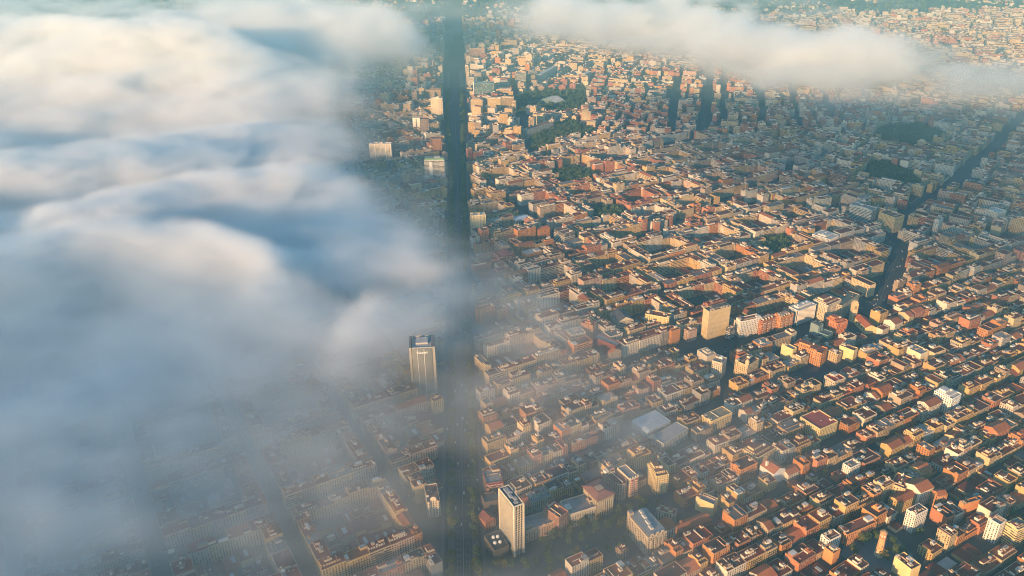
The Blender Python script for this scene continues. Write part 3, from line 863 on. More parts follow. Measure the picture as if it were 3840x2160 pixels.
def landmark_parts(j, r):
    x, y, hx, hy, ang, h, wc, rc, wn, nm, cat, lab, ex = j
    ex = ex.split()
    L = Loc(x, y, ang)
    uo = r.randint(0, 900)
    P = []
    body = MB()
    sw = wn
    if any(q in ex for q in ("gable",)):
        L.box(body, 0, 0, 0, hx, hy, h, wc, rc, wn, 0 if wn == 1 and nm == "gabled_house" else wn, uo, tm=0)
        m = MB()
        e1, e2 = gable(L, m, hx, hy, h, min(hx, hy) * (.75 if nm == "gabled_house" else .5), wc, rc, axis=0 if hx > hy else 1)
        body.poly(e1, wc, 0, 0); body.poly(e2, wc, 0, 0)
        P += [("wall", body), ("tiled_roof", m)]
        if nm in ("white_chapel", "tiled_hall"):
            m = MB(); L.box(m, -hx * .6, hy * .4, h, 1.4, 1.2, hy * .8, wc, rc); P.append(("chimney", m))
        return P
    if "saw" in ex:
        L.box(body, 0, 0, 0, hx, hy, h, wc, rc, 0, 0, uo)
        P.append(("wall", body))
        m = MB()
        n = 8
        for i in range(n):
            x0, x1 = -hx + 2 * hx * i / n, -hx + 2 * hx * (i + 1) / n
            m.poly([L.p(x0, -hy, h + .05), L.p(x1, -hy, h + 2.6), L.p(x1, hy, h + 2.6), L.p(x0, hy, h + .05)], rc)
            m.poly([L.p(x1, -hy, h + 2.6), L.p(x1, -hy, h + .05), L.p(x1, hy, h + .05), L.p(x1, hy, h + 2.6)], shade(rc, .5))
            m.poly([L.p(x0, -hy, h + .05), L.p(x1, -hy, h + .05), L.p(x1, -hy, h + 2.6)], wc)
        P.append(("sawtooth_roof", m))
        return P
    if "round" in ex:      # a rounded near corner
        L.box(body, 0, hy * .25, 0, hx, hy * .75, h, wc, rc, wn, wn, uo)
        n = 14
        ring = []
        for i in range(n + 1):
            q = math.pi + math.pi * i / n
            ring.append((math.cos(q) * hx * .98, -hy * .5 + math.sin(q) * hy * .5))
        acc = 0.0
        for i in range(n):
            a, b = ring[i], ring[i + 1]
            d = math.hypot(b[0] - a[0], b[1] - a[1])
            body.poly([L.p(*a, 0), L.p(*b, 0), L.p(*b, h), L.p(*a, h)], wc, wn, 0, [(acc, 0), (acc + d, 0), (acc + d, h), (acc, h)]); acc += d
        body.poly([L.p(*a, h) for a in ring], rc)
        P.append(("wall", body))
        m = MB()
        for i in range(n):
            a, b = ring[i], ring[i + 1]
            m.poly([L.p(*a, h), L.p(*b, h), L.p(*b, h + 1.1), L.p(*a, h + 1.1)], shade(wc, 1.1), 0, 0)
            m.poly([L.p(a[0] * .95, a[1] * .95, h), L.p(b[0] * .95, b[1] * .95, h), L.p(b[0] * .95, b[1] * .95, h + 1.1), L.p(a[0] * .95, a[1] * .95, h + 1.1)][::-1], shade(wc, 1.1), 0, 0)
        P.append(("parapet", m))
    else:
        L.box(body, 0, 0, 0, hx, hy, h, wc, rc, wn, 0 if "shaft" in ex or "strips" in ex else wn, uo)
        P.append(("wall", body))
        if not ({"hip", "bands", "hotel"} & set(ex)):
            m = MB(); L.box(m, 0, 0, h, hx - .4, hy - .4, .05, rc, rc); P.append(("roof", m))
            m = MB(); parapet(L, m, hx, hy, h, shade(wc, 1.08), h=1.2); P.append(("parapet", m))
    top = h
    if "hip" in ex:
        m = MB()
        o = 1.8
        A = [L.p(-hx - o, -hy - o, h + .4), L.p(hx + o, -hy - o, h + .4), L.p(hx + o, hy + o, h + .4), L.p(-hx - o, hy + o, h + .4)]
        B = [L.p(-hx * .45, -hy * .45, h + 3.2), L.p(hx * .45, -hy * .45, h + 3.2), L.p(hx * .45, hy * .45, h + 3.2), L.p(-hx * .45, hy * .45, h + 3.2)]
        for i in range(4): m.poly([A[i], A[(i + 1) % 4], B[(i + 1) % 4], B[i]], shade(rc, 1.6))
        m.poly(B, rc); m.poly(A[::-1], (.3, .24, .17)); P.append(("hip_roof", m))
        m = MB()
        for i in range(6): L.box(m, -hx * .3 + i * 1.6, 0, h + 3.2, .3, hy * .3, .5, (.5, .46, .4))
        P.append(("skylight", m))
        m = MB(); L.box(m, 0, -hy - .5, h - 4.2, hx, .5, .5, shade(wc, 1.15)); P.append(("cornice", m))
        n = int(hx * 2 / 2.6)
        for i in range(n):
            m = MB(); L.box(m, -hx + (i + .5) * 2 * hx / n, -hy - .25, h * .35, .45, .22, h * .48, shade(wc, 1.2)); P.append(("pilaster", m))
    if "balus" in ex or "pedi" in ex:
        n = int(hx * 2 / 3)
        m = MB()
        for i in range(n): L.box(m, -hx + (i + .5) * 2 * hx / n, -hy - .2, h - .3, .5, .35, 2.0, shade(wc, 1.15))
        L.box(m, 0, -hy - .2, h + 1.7, hx, .2, .22, shade(wc, 1.15))
        P.append(("balustrade", m))
        m = MB(); L.box(m, 0, -hy - .4, h - 1.2, hx, .4, .55, shade(wc, 1.15)); P.append(("cornice", m))
        if "pedi" in ex:
            for q in (-.55, .1, .7):
                m = MB(); m.poly([L.p(q * hx - 3, -hy - .5, h + .3), L.p(q * hx + 3, -hy - .5, h + .3), L.p(q * hx, -hy - .5, h + 3.4)], shade(wc, 1.2), 0, 0)
                m.poly([L.p(q * hx + 3, -hy + .1, h + .3), L.p(q * hx - 3, -hy + .1, h + .3), L.p(q * hx, -hy + .1, h + 3.4)], shade(wc, 1.0), 0, 0)
                m.poly([L.p(q * hx - 3, -hy - .5, h + .3), L.p(q * hx, -hy - .5, h + 3.4), L.p(q * hx, -hy + .1, h + 3.4), L.p(q * hx - 3, -hy + .1, h + .3)], shade(wc, 1.1), 0, 0)
                m.poly([L.p(q * hx, -hy - .5, h + 3.4), L.p(q * hx + 3, -hy - .5, h + .3), L.p(q * hx + 3, -hy + .1, h + .3), L.p(q * hx, -hy + .1, h + 3.4)], shade(wc, 1.1), 0, 0)
                P.append(("pediment", m))
        P += roof_kit(L, hx, hy, h, wc, r, 2)
    if "arch" in ex:
        m = MB()
        n = 10
        pts = [(math.cos(math.pi * i / n) * hx * .5, math.sin(math.pi * i / n) * 4.5 + 1.5) for i in range(n + 1)]
        fr = [L.p(hx * .5, -hy - .1, h)] + [L.p(a, -hy - .1, h + b) for a, b in pts] + [L.p(-hx * .5, -hy - .1, h)]
        bk = [L.p(hx * .5, -hy + .7, h)] + [L.p(a, -hy + .7, h + b) for a, b in pts] + [L.p(-hx * .5, -hy + .7, h)]
        m.poly(fr[::-1], shade(wc, 1.1), 0, 0); m.poly(bk, wc, 0, 0)
        for i in range(len(fr) - 1): m.poly([fr[i], fr[i + 1], bk[i + 1], bk[i]], wc, 0, 0)
        P.append(("arched_gable", m))
        for q in (-1, 1):
            m = MB()
            n = 8
            for i in range(n):
                a, b = math.pi * (1 + i / n), math.pi * (1 + (i + 1) / n)
                p0, p1 = (q * hx * .72 + 2.2 * math.cos(a), -hy + 2.2 * math.sin(a)), (q * hx * .72 + 2.2 * math.cos(b), -hy + 2.2 * math.sin(b))
                m.poly([L.p(*p0, 4), L.p(*p1, 4), L.p(*p1, h + 1.5), L.p(*p0, h + 1.5)], wc, 1, 0, [(i * .9, 4), (i * .9 + .9, 4), (i * .9 + .9, h), (i * .9, h)])
            m.poly([L.p(q * hx * .72 + 2.2 * math.cos(math.pi * (1 + i / n)), -hy + 2.2 * math.sin(math.pi * (1 + i / n)), h + 1.5) for i in range(n + 1)], rc)
            P.append(("bay", m))
        P += roof_kit(L, hx, hy * .7, h, wc, r, 1)
    if "hotel" in ex:
        m = MB()
        L.box(m, 0, 0, h, hx - 1.0, hy - 1.0, 2.6, shade(rc, .8), (.30, .31, .31)); P.append(("attic", m))
        m = MB(); parapet(L, m, hx, hy, h, shade(wc, 1.2), h=1.4); P.append(("parapet", m))
        for q in (-.6, 0, .6):
            m = MB(); L.box(m, q * hx * .9, -hy + .3, h, 2.0, .5, 3.6, shade(wc, 1.25), rc, 1); L.box(m, q * hx * .9, -hy + .3, h + 3.6, 1.2, .5, .9, shade(wc, 1.25)); P.append(("dormer", m))
        for q in (-.5, -.1, .35, .7):
            m = MB(); L.box(m, q * hx * .3, q * hy, h + 2.6, 1.6, 3.2, 2.0, (.62, .60, .56), PALE); P.append(("plant_room", m))
        for q in (-.6, -.2, .2, .6):
            m = MB(); L.box(m, q * hx, -hy - .6, 4, 1.2, .6, h - 8, shade(wc, 1.2), None, 1, 1, 5); P.append(("bay", m))
        m = MB()
        L.box(m, -hx + 2.6, hy - 2.6, h, 2.6, 2.6, 6, shade(wc, 1.1), rc, 1, 1); P.append(("corner_turret", m))
    if "domes" in ex:
        for a, b in ((-.1, .45), (.45, .35), (-.35, -.2), (.3, -.3)):
            m = MB()
            n = 12
            for i in range(n):
                for k in range(4):
                    t0, t1, p0, p1 = 2 * math.pi * i / n, 2 * math.pi * (i + 1) / n, math.pi / 2 * k / 4, math.pi / 2 * (k + 1) / 4
                    q = lambda t, p: L.p(a * hx + 2 * math.cos(t) * math.cos(p), b * hy + 2 * math.sin(t) * math.cos(p), h + 1.0 + 1.8 * math.sin(p))
                    m.poly([q(t0, p0), q(t1, p0), q(t1, p1), q(t0, p1)], (.82, .81, .78), 0, 0)
                t0, t1 = 2 * math.pi * i / n, 2 * math.pi * (i + 1) / n
                m.poly([L.p(a * hx + 2 * math.cos(t0), b * hy + 2 * math.sin(t0), h), L.p(a * hx + 2 * math.cos(t1), b * hy + 2 * math.sin(t1), h), L.p(a * hx + 2 * math.cos(t1), b * hy + 2 * math.sin(t1), h + 1), L.p(a * hx + 2 * math.cos(t0), b * hy + 2 * math.sin(t0), h + 1)], (.6, .6, .58), 0, 0)
            P.append(("roof_dome", m))
    if "sign" in ex:
        m = MB(); L.box(m, .5, -hy - .25, h - 4.6, hx * .94, .3, 4.0, (.16, .03, .03)); P.append(("sign_band", m))
        m = MB(); L.box(m, 0, -hy - 3, 6, hx, 3.0, 5, (.18, .10, .09), GROOF); P.append(("canopy", m))
        P += roof_kit(L, hx, hy, h, wc, r, 2)
    if "bands" in ex:        # fine stone floor bands all round
        n = int(h / 1.75)
        m = MB()
        for i in range(n):
            z = 1.0 + i * (h - 2.6) / n
            L.box(m, 0, 0, z, hx + .18, hy + .18, .62, shade(wc, 1.10 if i % 5 else .78), shade(wc, 1.1), tm=0)
        P.append(("stone_band", m))
        m = MB()
        n = int(hx * 2 / 1.9)
        for i in range(n): L.box(m, -hx + (i + .5) * 2 * hx / n, 0, 1, .12, hy + .1, h - 1.2, shade(wc, 1.0))
        P.append(("mullion", m))
        m = MB(); parapet(L, m, hx + .25, hy + .25, h, shade(wc, 1.15), h=1.0); P.append(("parapet", m))
        m = MB(); L.box(m, hx * .1, .5, h, hx * .6, hy * .5, 2.4, (.2, .18, .16), (.14, .13, .12)); P.append(("plant_room", m))
        for q in (-.8, -.55, .3, .55, .85):
            m = MB(); L.box(m, q * hx * .9, -hy * .55, h, 1.4, 1.0, 1.6, (.6, .55, .46)); P.append(("air_unit", m))
    if "fins" in ex:
        n = max(8, int(hx * 2 / 2.5))
        for i in range(n + 1):
            m = MB(); L.box(m, -hx + i * 2 * hx / n, -hy - .45, 3.5, .38, .45, h - 3.5, (.80, .78, .73)); P.append(("fin", m))
        n2 = max(5, int(hy * 2 / 2.5))
        for i in range(1, n2 + 1):
            m = MB(); L.box(m, -hx - .45, -hy + i * 2 * hy / n2, 3.5, .45, .38, h - 3.5, (.80, .78, .73)); P.append(("fin", m))
        m = MB(); parapet(L, m, hx + 1.0, hy + 1.0, h + .02, (.80, .78, .73), t=2.6, h=.9); P.append(("cornice", m))
        m = MB()
        for i in range(n): L.box(m, -hx + (i + .5) * 2 * hx / n, -hy - .1, h + .95, .45, .7, .08, (.10, .09, .08))
        P.append(("louvre_strip", m))
        m = MB(); L.box(m, 0, 1, h, hx * .72, hy * .5, 3.4, (.66, .64, .60), PALE); P.append(("penthouse", m))
        for q in (-.5, .1, .5):
            m = MB(); L.box(m, q * hx, 1, h + 3.4, 1.6, 1.4, 1.3, (.7, .7, .68)); P.append(("air_unit", m))
    if "bandw" in ex:
        m = MB()
        for f in range(1, int(h / 3.4)):
            L.box(m, 0, 0, f * 3.4, hx + .25, hy + .25, .75, (.66, .64, .60), None, tm=0)
        P.append(("floor_band", m))
        P += roof_kit(L, hx, hy, h, (.5, .5, .5), r, 2)
    if "balc" in ex:
        for f in range(1, int(h / 3.1)):
            m = MB()
            nb = 3
            for q in range(nb):
                L.box(m, -hx + (q + .5) * 2 * hx / nb, -hy - .7, f * 3.1, hx / nb * .62, .7, .95, shade((.62, .42, .28), r.uniform(.8, 1.2)))
            P.append(("balcony", m))
        P += roof_kit(L, hx, hy, h, wc, r, 2)
        m = MB()
        for q in (-.7, -.3, .1, .5): L.box(m, q * hx, 0, h, .25, hy * .7, 2.8, (.66, .58, .48))
        L.box(m, -.1 * hx, 0, h + 2.8, hx * .7, hy * .35, .25, (.55, .35, .25)); P.append(("roof_frame", m))
    if "step" in ex:
        m = MB(); L.box(m, -hx * .12, hy * .12, h, hx * .78, hy * .72, 3.1, shade(wc, 1.06), rc, 1, 1); P.append(("upper_storey", m))
        m2 = MB(); L.box(m2, -hx * .3, hy * .3, h + 3.1, hx * .45, hy * .4, 3.0, shade(wc, 1.1), rc, 1, 0); P.append(("upper_storey", m2))
        m3 = MB(); L.box(m3, hx * .35, -hy * .1, h + 3.1, 1.5, 1.5, 2.2, (.7, .66, .58)); P.append(("stair_hut", m3))
        if hx > 6:
            for f in range(1, int(h / 3.2)):
                m = MB(); L.box(m, hx * .2, -hy - .5, f * 3.2, hx * .6, .5, .9, shade(wc, 1.12)); P.append(("balcony", m))
    if "bays" in ex:
        for q in (-.5, .5):
            m = MB()
            for f in range(1, int(h / 3.2)):
                L.box(m, q * hx, -hy - .6, f * 3.2 + .9, hx * .26, .6, 1.9, (.34, .09, .07) if nm != "apartment_building" or wc == CREAM and "hut" not in ex else (.2, .2, .19), None)
                L.box(m, q * hx, -hy - .7, f * 3.2, hx * .3, .7, .88, shade(wc, 1.15))
            P.append(("bay_window", m))
        for q in (-.9, -.3, .3, .9):
            m = MB(); L.box(m, q * hx, -hy + .4, h + 1.2, .5, .4, 1.8, shade(wc, 1.2)); P.append(("pinnacle", m))
    if "vfin" in ex:
        n = max(5, int(hx * 2 / 3.2))
        m = MB()
        for i in range(n + 1): L.box(m, -hx + .3 + i * (2 * hx - .6) / n, -hy - .3, 2.5, .42, .3, h - 2.5, shade(wc, 1.2 if i % 2 else .85))
        P.append(("rib", m))
    if "shaft" in ex:
        m = MB(); L.box(m, -hx * .34, -hy - .8, 0, hx * .16, .85, h - 3, (.62, .61, .56), None); P.append(("blank_shaft", m))
        m = MB(); L.box(m, 0, 0, h + 1.25, hx * .94, hy * .94, 4.0, (.22, .36, .20), (.26, .30, .24)); P.append(("green_crown", m))
        m = MB(); L.box(m, hx * .3, 0, h + 5.25, hx * .3, hy * .4, 2.2, (.4, .4, .38)); P.append(("plant_room", m))
    if "strips" in ex:
        for q in (-1, -.5, 0, .5, 1):
            m = MB(); L.box(m, q * hx * .97, -hy - .5, 0, 1.0, .55, h + 1.2, (.74, .68, .56)); P.append(("wall_fin", m))
        P += roof_kit(L, hx, hy, h, wc, r, 3)
    if "slot" in ex:
        m = MB(); L.box(m, 0, -hy - .06, h * .35, hx * .1, .1, h * .62, (.02, .02, .02)); P.append(("dark_slot", m))
        m = MB(); L.box(m, 0, 0, h, hx * .6, hy * .6, 1.6, (.12, .13, .13), (.10, .11, .11)); P.append(("roof_well", m))
    if "fin1" in ex:
        m = MB(); L.box(m, -hx - 1.5, -hy - .5, 0, 1.4, 2.4, h + 6, (.78, .76, .72)); P.append(("white_fin", m))
        m = MB(); gable(L, m, hx * .7, hy * .7, h, 3.5, wc, (.12, .22, .24)); P.append(("glass_roof", m))
    if "cap" in ex:
        m = MB(); L.box(m, 0, 0, h, hx * .45, hy * .5, 3.2, shade(wc, 1.05), rc, 0); P.append(("roof_storey", m))
        m = MB(); L.box(m, hx * .2, 0, h + 3.2, hx * .2, hy * .2, 1.4, shade(wc, 1.2)); P.append(("plant_room", m))
    if "ribs" in ex:
        m = MB()
        for i in range(9): L.box(m, 0, -hy + (i + .5) * 2 * hy / 9, h, hx * .7, .5, .8, (.3, .3, .3), (.34, .34, .33))
        P.append(("roof_rib", m))
    if "arches" in ex:
        m = MB(); gable(L, m, hx, hy, h, 4.0, wc, rc)
        e1, e2 = gable(L, MB(), hx, hy, h, 4.0, wc, rc); m.poly(e1, wc, 0, 0); m.poly(e2, wc, 0, 0); P.append(("pitched_roof", m))
        for i in range(6):
            m = MB()
            xc = -hx + (i + .5) * 2 * hx / 6
            w_ = hx / 6 * .7
            pts = [(-w_, 0), (w_, 0)] + [(w_ * math.cos(math.pi * k / 8), h * .55 + w_ * math.sin(math.pi * k / 8)) for k in range(9)]
            m.poly([L.p(xc + a, -hy - .06, 1 + b) for a, b in pts], (.03, .03, .035), 0, 0); P.append(("arched_window", m))
    if "dome" in ex:
        m = MB()
        n = 14
        cx_, cy_ = -hx + 3.4, -hy + 3.4
        prof = [(3.0, 0), (3.0, 4.5), (3.3, 4.6), (3.1, 6.2), (2.4, 7.8), (1.3, 8.9), (.35, 9.4), (.3, 10.6), (.0, 11.6)]
        for i in range(n):
            t0, t1 = 2 * math.pi * i / n, 2 * math.pi * (i + 1) / n
            for (r0, z0), (r1, z1) in zip(prof, prof[1:]):
                m.poly([L.p(cx_ + r0 * math.cos(t0), cy_ + r0 * math.sin(t0), h + z0), L.p(cx_ + r0 * math.cos(t1), cy_ + r0 * math.sin(t1), h + z0),
                        L.p(cx_ + r1 * math.cos(t1), cy_ + r1 * math.sin(t1), h + z1), L.p(cx_ + r1 * math.cos(t0), cy_ + r1 * math.sin(t0), h + z1)], (.55, .43, .26) if z0 > 4 else wc, 0, 0)
        P.append(("dome", m))
    if "hut" in ex: P += roof_kit(L, hx, hy, h, wc, r, 2)
    if "hut2" in ex: P += roof_kit(L, hx, hy, h, wc, r, 4)
    return P


# ------------------------------------------------------------------ build the setting
def plain_sheet(name, polys, m, z, kind="structure"):
    mb = MB()
    for p in polys: mb.poly([(float(q[0]), float(q[1]), z) for q in p], (.1, .1, .1), 0, 0)
    o = mb.build(name, None, [m])
    return tag(o, None, None, kind=kind)


def ground_material():
    m, t, b = mat("asphalt_and_soil")
    k = N(t)
    pos = k.pos()
    sp = t.nodes.new("ShaderNodeSeparateXYZ"); t.links.new(pos, sp.inputs[0])
    n1, n2 = k.noise(pos, 0.02, 5.0), k.noise(pos, 0.4, 4.0)
    asph = k.mix(n2, (.040, .042, .045, 1), (.075, .075, .075, 1))
    earth = k.mix(n1, (.030, .050, .022, 1), (.10, .11, .06, 1))
    f = k.remap(k.m("ADD", sp.outputs[1], k.m("MULTIPLY", n1, 500.0)), 3600, 4300, 0, 1)
    t.links.new(k.mix(f, asph, earth), b.inputs["Base Color"])
    b.inputs["Roughness"].default_value = .95
    return m


gm = ground_material()
gx = np.concatenate([np.linspace(-14000, -4500, 12)[:-1], np.linspace(-4500, 5000, 90), np.linspace(5000, 14000, 12)[1:]])
gy = np.concatenate([np.linspace(-3000, 300, 6)[:-1], np.linspace(300, 3000, 20)[:-1], np.linspace(3000, 8200, 70), np.linspace(8200, 22000, 12)[1:]])
GX, GY = np.meshgrid(gx, gy)
GZ = terrain(GX, GY)
me = bpy.data.meshes.new("ground")
nx_, ny_ = len(gx), len(gy)
idx = (np.arange(ny_ - 1)[:, None] * nx_ + np.arange(nx_ - 1)[None]).ravel()
me.from_pydata(np.stack([GX, GY, GZ], -1).reshape(-1, 3).tolist(), [], np.stack([idx, idx + 1, idx + 1 + nx_, idx + nx_], 1).tolist())
me.materials.append(gm)
for p in me.polygons: p.use_smooth = True
go = bpy.data.objects.new("ground", me); COL.objects.link(go); tag(go, None, None, kind="structure")

M_ROAD = plain("asphalt", (.045, .047, .05), .9, .15)
M_PAVE = plain("pavement", (.085, .085, .085), .9, .25)
M_LINE = plain("road_paint", (.26, .26, .255), .7, .5)
M_PARK = plain("park_soil", (.06, .07, .035), .95, .05)
ys = list(range(560, 3300, 40))
plain_sheet("pavement", [[(ave_l(y), y), (ave_r(y), y), (ave_r(y + 40), y + 40), (ave_l(y + 40), y + 40)] for y in ys], M_PAVE, .10)
def mid(y, f): return ave_l(y) + (ave_r(y) - ave_l(y)) * f
plain_sheet("road", [[(mid(y, a), y), (mid(y, b), y), (mid(y + 40, b), y + 40), (mid(y + 40, a), y + 40)] for y in ys for a, b in ((.08, .16), (.30, .70), (.84, .92))], M_ROAD, .16)
lines = []
for y in range(560, 3000, 9):
    for f in (.37, .435, .565, .63):
        lines.append([(mid(y, f) - .12, y), (mid(y, f) + .12, y), (mid(y + 4, f) + .12, y + 4), (mid(y + 4, f) - .12, y + 4)])
for y in range(560, 3000, 60):
    lines.append([(mid(y, .5) - .15, y), (mid(y, .5) + .15, y), (mid(y + 60, .5) + .15, y + 60), (mid(y + 60, .5) - .15, y + 60)])
plain_sheet("lane_marking", lines, M_LINE, .20)
for nm, pts, hw in LINES:
    if hw >= 13:
        p = np.array(pts, float)
        plain_sheet(nm, [[a, b, c, d] for a, b, c, d in zip(strip(pts, hw)[:len(p) - 1], strip(pts, hw)[1:len(p)], strip(pts, hw)[::-1][1:len(p)], strip(pts, hw)[::-1][:len(p) - 1])], M_ROAD, .08)
        # dashed lines along it
        q = []
        for a, b in zip(p, p[1:]):
            d = (b - a) / np.hypot(*(b - a)); n = np.array([-d[1], d[0]])
            s_ = 3.0
            while s_ < np.hypot(*(b - a)) - 6:
                for off in (-hw * .3, 0, hw * .3):
                    c = a + d * s_ + n * off
                    q.append([c - n * .14, c + d * (5 if off else 9) - n * .14, c + d * (5 if off else 9) + n * .14, c + n * .14])
                s_ += 9
        plain_sheet("lane_marking", q, M_LINE, .14)
for nm, p in PARKS.items(): plain_sheet("park_ground", [p], M_PARK, .12)
plain_sheet("garden_ground", [JARD], plain("garden_paving", (.075, .075, .07), .9, .2), .09)
plain_sheet("square", [PLAZA], plain("square_paving", (.13, .13, .135), .9, .3), .12)
plain_sheet("sports_court", [COURT], plain("court_surface", (.07, .055, .065), .9, .2), .12)

# ------------------------------------------------------------------ special landmarks
def office_grid_tower():
    x, y, hx, hy, ang, h = DBT
    L = Loc(x, y, ang)
    P = []
    m = MB(); L.box(m, 0, 0, 0, hx - .5, hy - .5, h - .3, (.035, .038, .042), (.18, .18, .18), 0, 0, tm=1); P.append(("glass_core", m))
    white = (.62, .57, .47)
    m = MB()
    nf = 19
    for i in range(nf + 1):
        z = 3 + i * (h - 9.5) / nf
        L.box(m, 0, -hy + .15, z, hx, .2, .42, white); L.box(m, 0, hy - .15, z, hx, .2, .42, white)
        L.box(m, -hx + .15, 0, z, .2, hy - .4, .42, white); L.box(m, hx - .15, 0, z, .2, hy - .4, .42, white)
    P.append(("floor_band_grid", m))
    m = MB()
    for n, half, horiz in ((6, hx, True), (16, hy, False)):
        for i in range(1, n):
            q = -half + i * 2 * half / n
            for sgn in (-1, 1):
                if horiz: L.box(m, q, sgn * (hy - .12), 0, .2, .28, h - .4, white)
                else: L.box(m, sgn * (hx - .12), q, 0, .28, .2, h - .4, white)
    P.append(("mullion_grid", m))
    for a in (-1, 1):
        for b in (-1, 1):
            m = MB(); L.box(m, a * (hx - .3), b * (hy - .3), 0, .75, .75, h, white); P.append(("corner_pier", m))
    m = MB(); parapet(L, m, hx + .1, hy + .1, h - .6, white, t=.6, h=1.6); P.append(("parapet", m))
    for a, b, sx_, sy_, hh in ((0, .55, 2.4, 4.5, 1.6), (-.2, .0, 1.6, 3.2, 2.0), (.25, -.35, 1.8, 2.2, 1.5), (-.1, -.68, 2.2, 1.6, 1.2), (.4, .2, .9, .9, 2.4)):
        m = MB(); L.box(m, a * hx, b * hy, h - .3, sx_, sy_, hh, (.42, .42, .42), (.36, .37, .38)); P.append(("plant_room", m))
    emit(P, "gridded_tower", "tall slim office tower with a white grid facade and grey plant roof", "tower", (x, y, 0))


def text(name, body, size, loc, rot, parent, m, depth=.12):
    cu = bpy.data.curves.new(name, "FONT")
    cu.body = body; cu.size = size; cu.extrude = depth; cu.align_x = "CENTER"; cu.align_y = "CENTER"
    cu.materials.append(m)
    tmp = bpy.data.objects.new("lettering_outline", cu); COL.objects.link(tmp)
    me = bpy.data.meshes.new_from_object(tmp.evaluated_get(bpy.context.evaluated_depsgraph_get()))
    bpy.data.objects.remove(tmp)
    me.name = name
    o = bpy.data.objects.new(name, me); COL.objects.link(o)
    o.parent = parent
    o.location = loc; o.rotation_euler = rot
    return o


M_SIGN = plain("sign_white", (.85, .85, .85), .5)


def bank_tower():
    x, y, hx, hy, ang, h = SAB
    L = Loc(x, y, ang)
    P = []
    dark = (.19, .20, .20)
    m = MB()
    n = 10
    bow = 1.8
    ring = [(-hx + 3 + (2 * hx - 6) * i / n, -hy - bow * (1 - (2 * i / n - 1) ** 2)) for i in range(n + 1)]
    for a, b in zip(ring, ring[1:]):
        m.poly([L.p(*a, 0), L.p(*b, 0), L.p(*b, h), L.p(*a, h)], dark, 0, 0)
    full = ring + [(hx - 3, hy), (-hx + 3, hy)]
    m.poly([L.p(*a, h) for a in full], (.42, .41, .40))
    m.poly([L.p(hx - 3, -hy, 0), L.p(hx - 3, hy, 0), L.p(hx - 3, hy, h), L.p(hx - 3, -hy, h)], dark, 2, 0)
    m.poly([L.p(-hx + 3, hy, 0), L.p(-hx + 3, -hy, 0), L.p(-hx + 3, -hy, h), L.p(-hx + 3, hy, h)], dark, 2, 0)
    m.poly([L.p(hx - 3, hy, 0), L.p(-hx + 3, hy, 0), L.p(-hx + 3, hy, h), L.p(hx - 3, hy, h)], dark, 2, 0)
    P.append(("curtain_wall", m))
    for sgn, wd in ((-1, 1.6), (1, 2.4)):
        m = MB(); L.box(m, sgn * (hx - wd / 2), 0, 0, wd, hy * .96, h + 1.5, (.33, .31, .28), (.2, .2, .2)); P.append(("side_pier", m))
    for q in (-.36, .18):
        m = MB(); L.box(m, q * hx, -hy - bow * .85, 0, .28, .55, h, (.72, .70, .66)); P.append(("white_mullion", m))
    m = MB(); parapet(L, m, hx - 3.4, hy - .6, h, (.36, .35, .33), t=.6, h=1.6); P.append(("parapet", m))
    m = MB(); L.box(m, 0, 2, h, hx * .5, hy * .45, 2.6, (.42, .41, .40), (.45, .44, .43)); P.append(("plant_room", m))
    for q in (-.3, .3):
        m = MB(); L.box(m, q * hx, hy * .5, h + .1, .4, 2, 4, (.45, .43, .40)); P.append(("mast", m))
    root = emit(P, "bank_tower", "dark curved office tower with pale end piers rising through the fog", "tower", (x, y, 0))
    c = L.p(.0, -hy - bow - .75, h - 5.5)
    o = text("sign_lettering", "\u00b0Sabadell", 4.6, (c[0] - x, c[1] - y, c[2]), (math.pi / 2, 0, ang), root, M_SIGN)


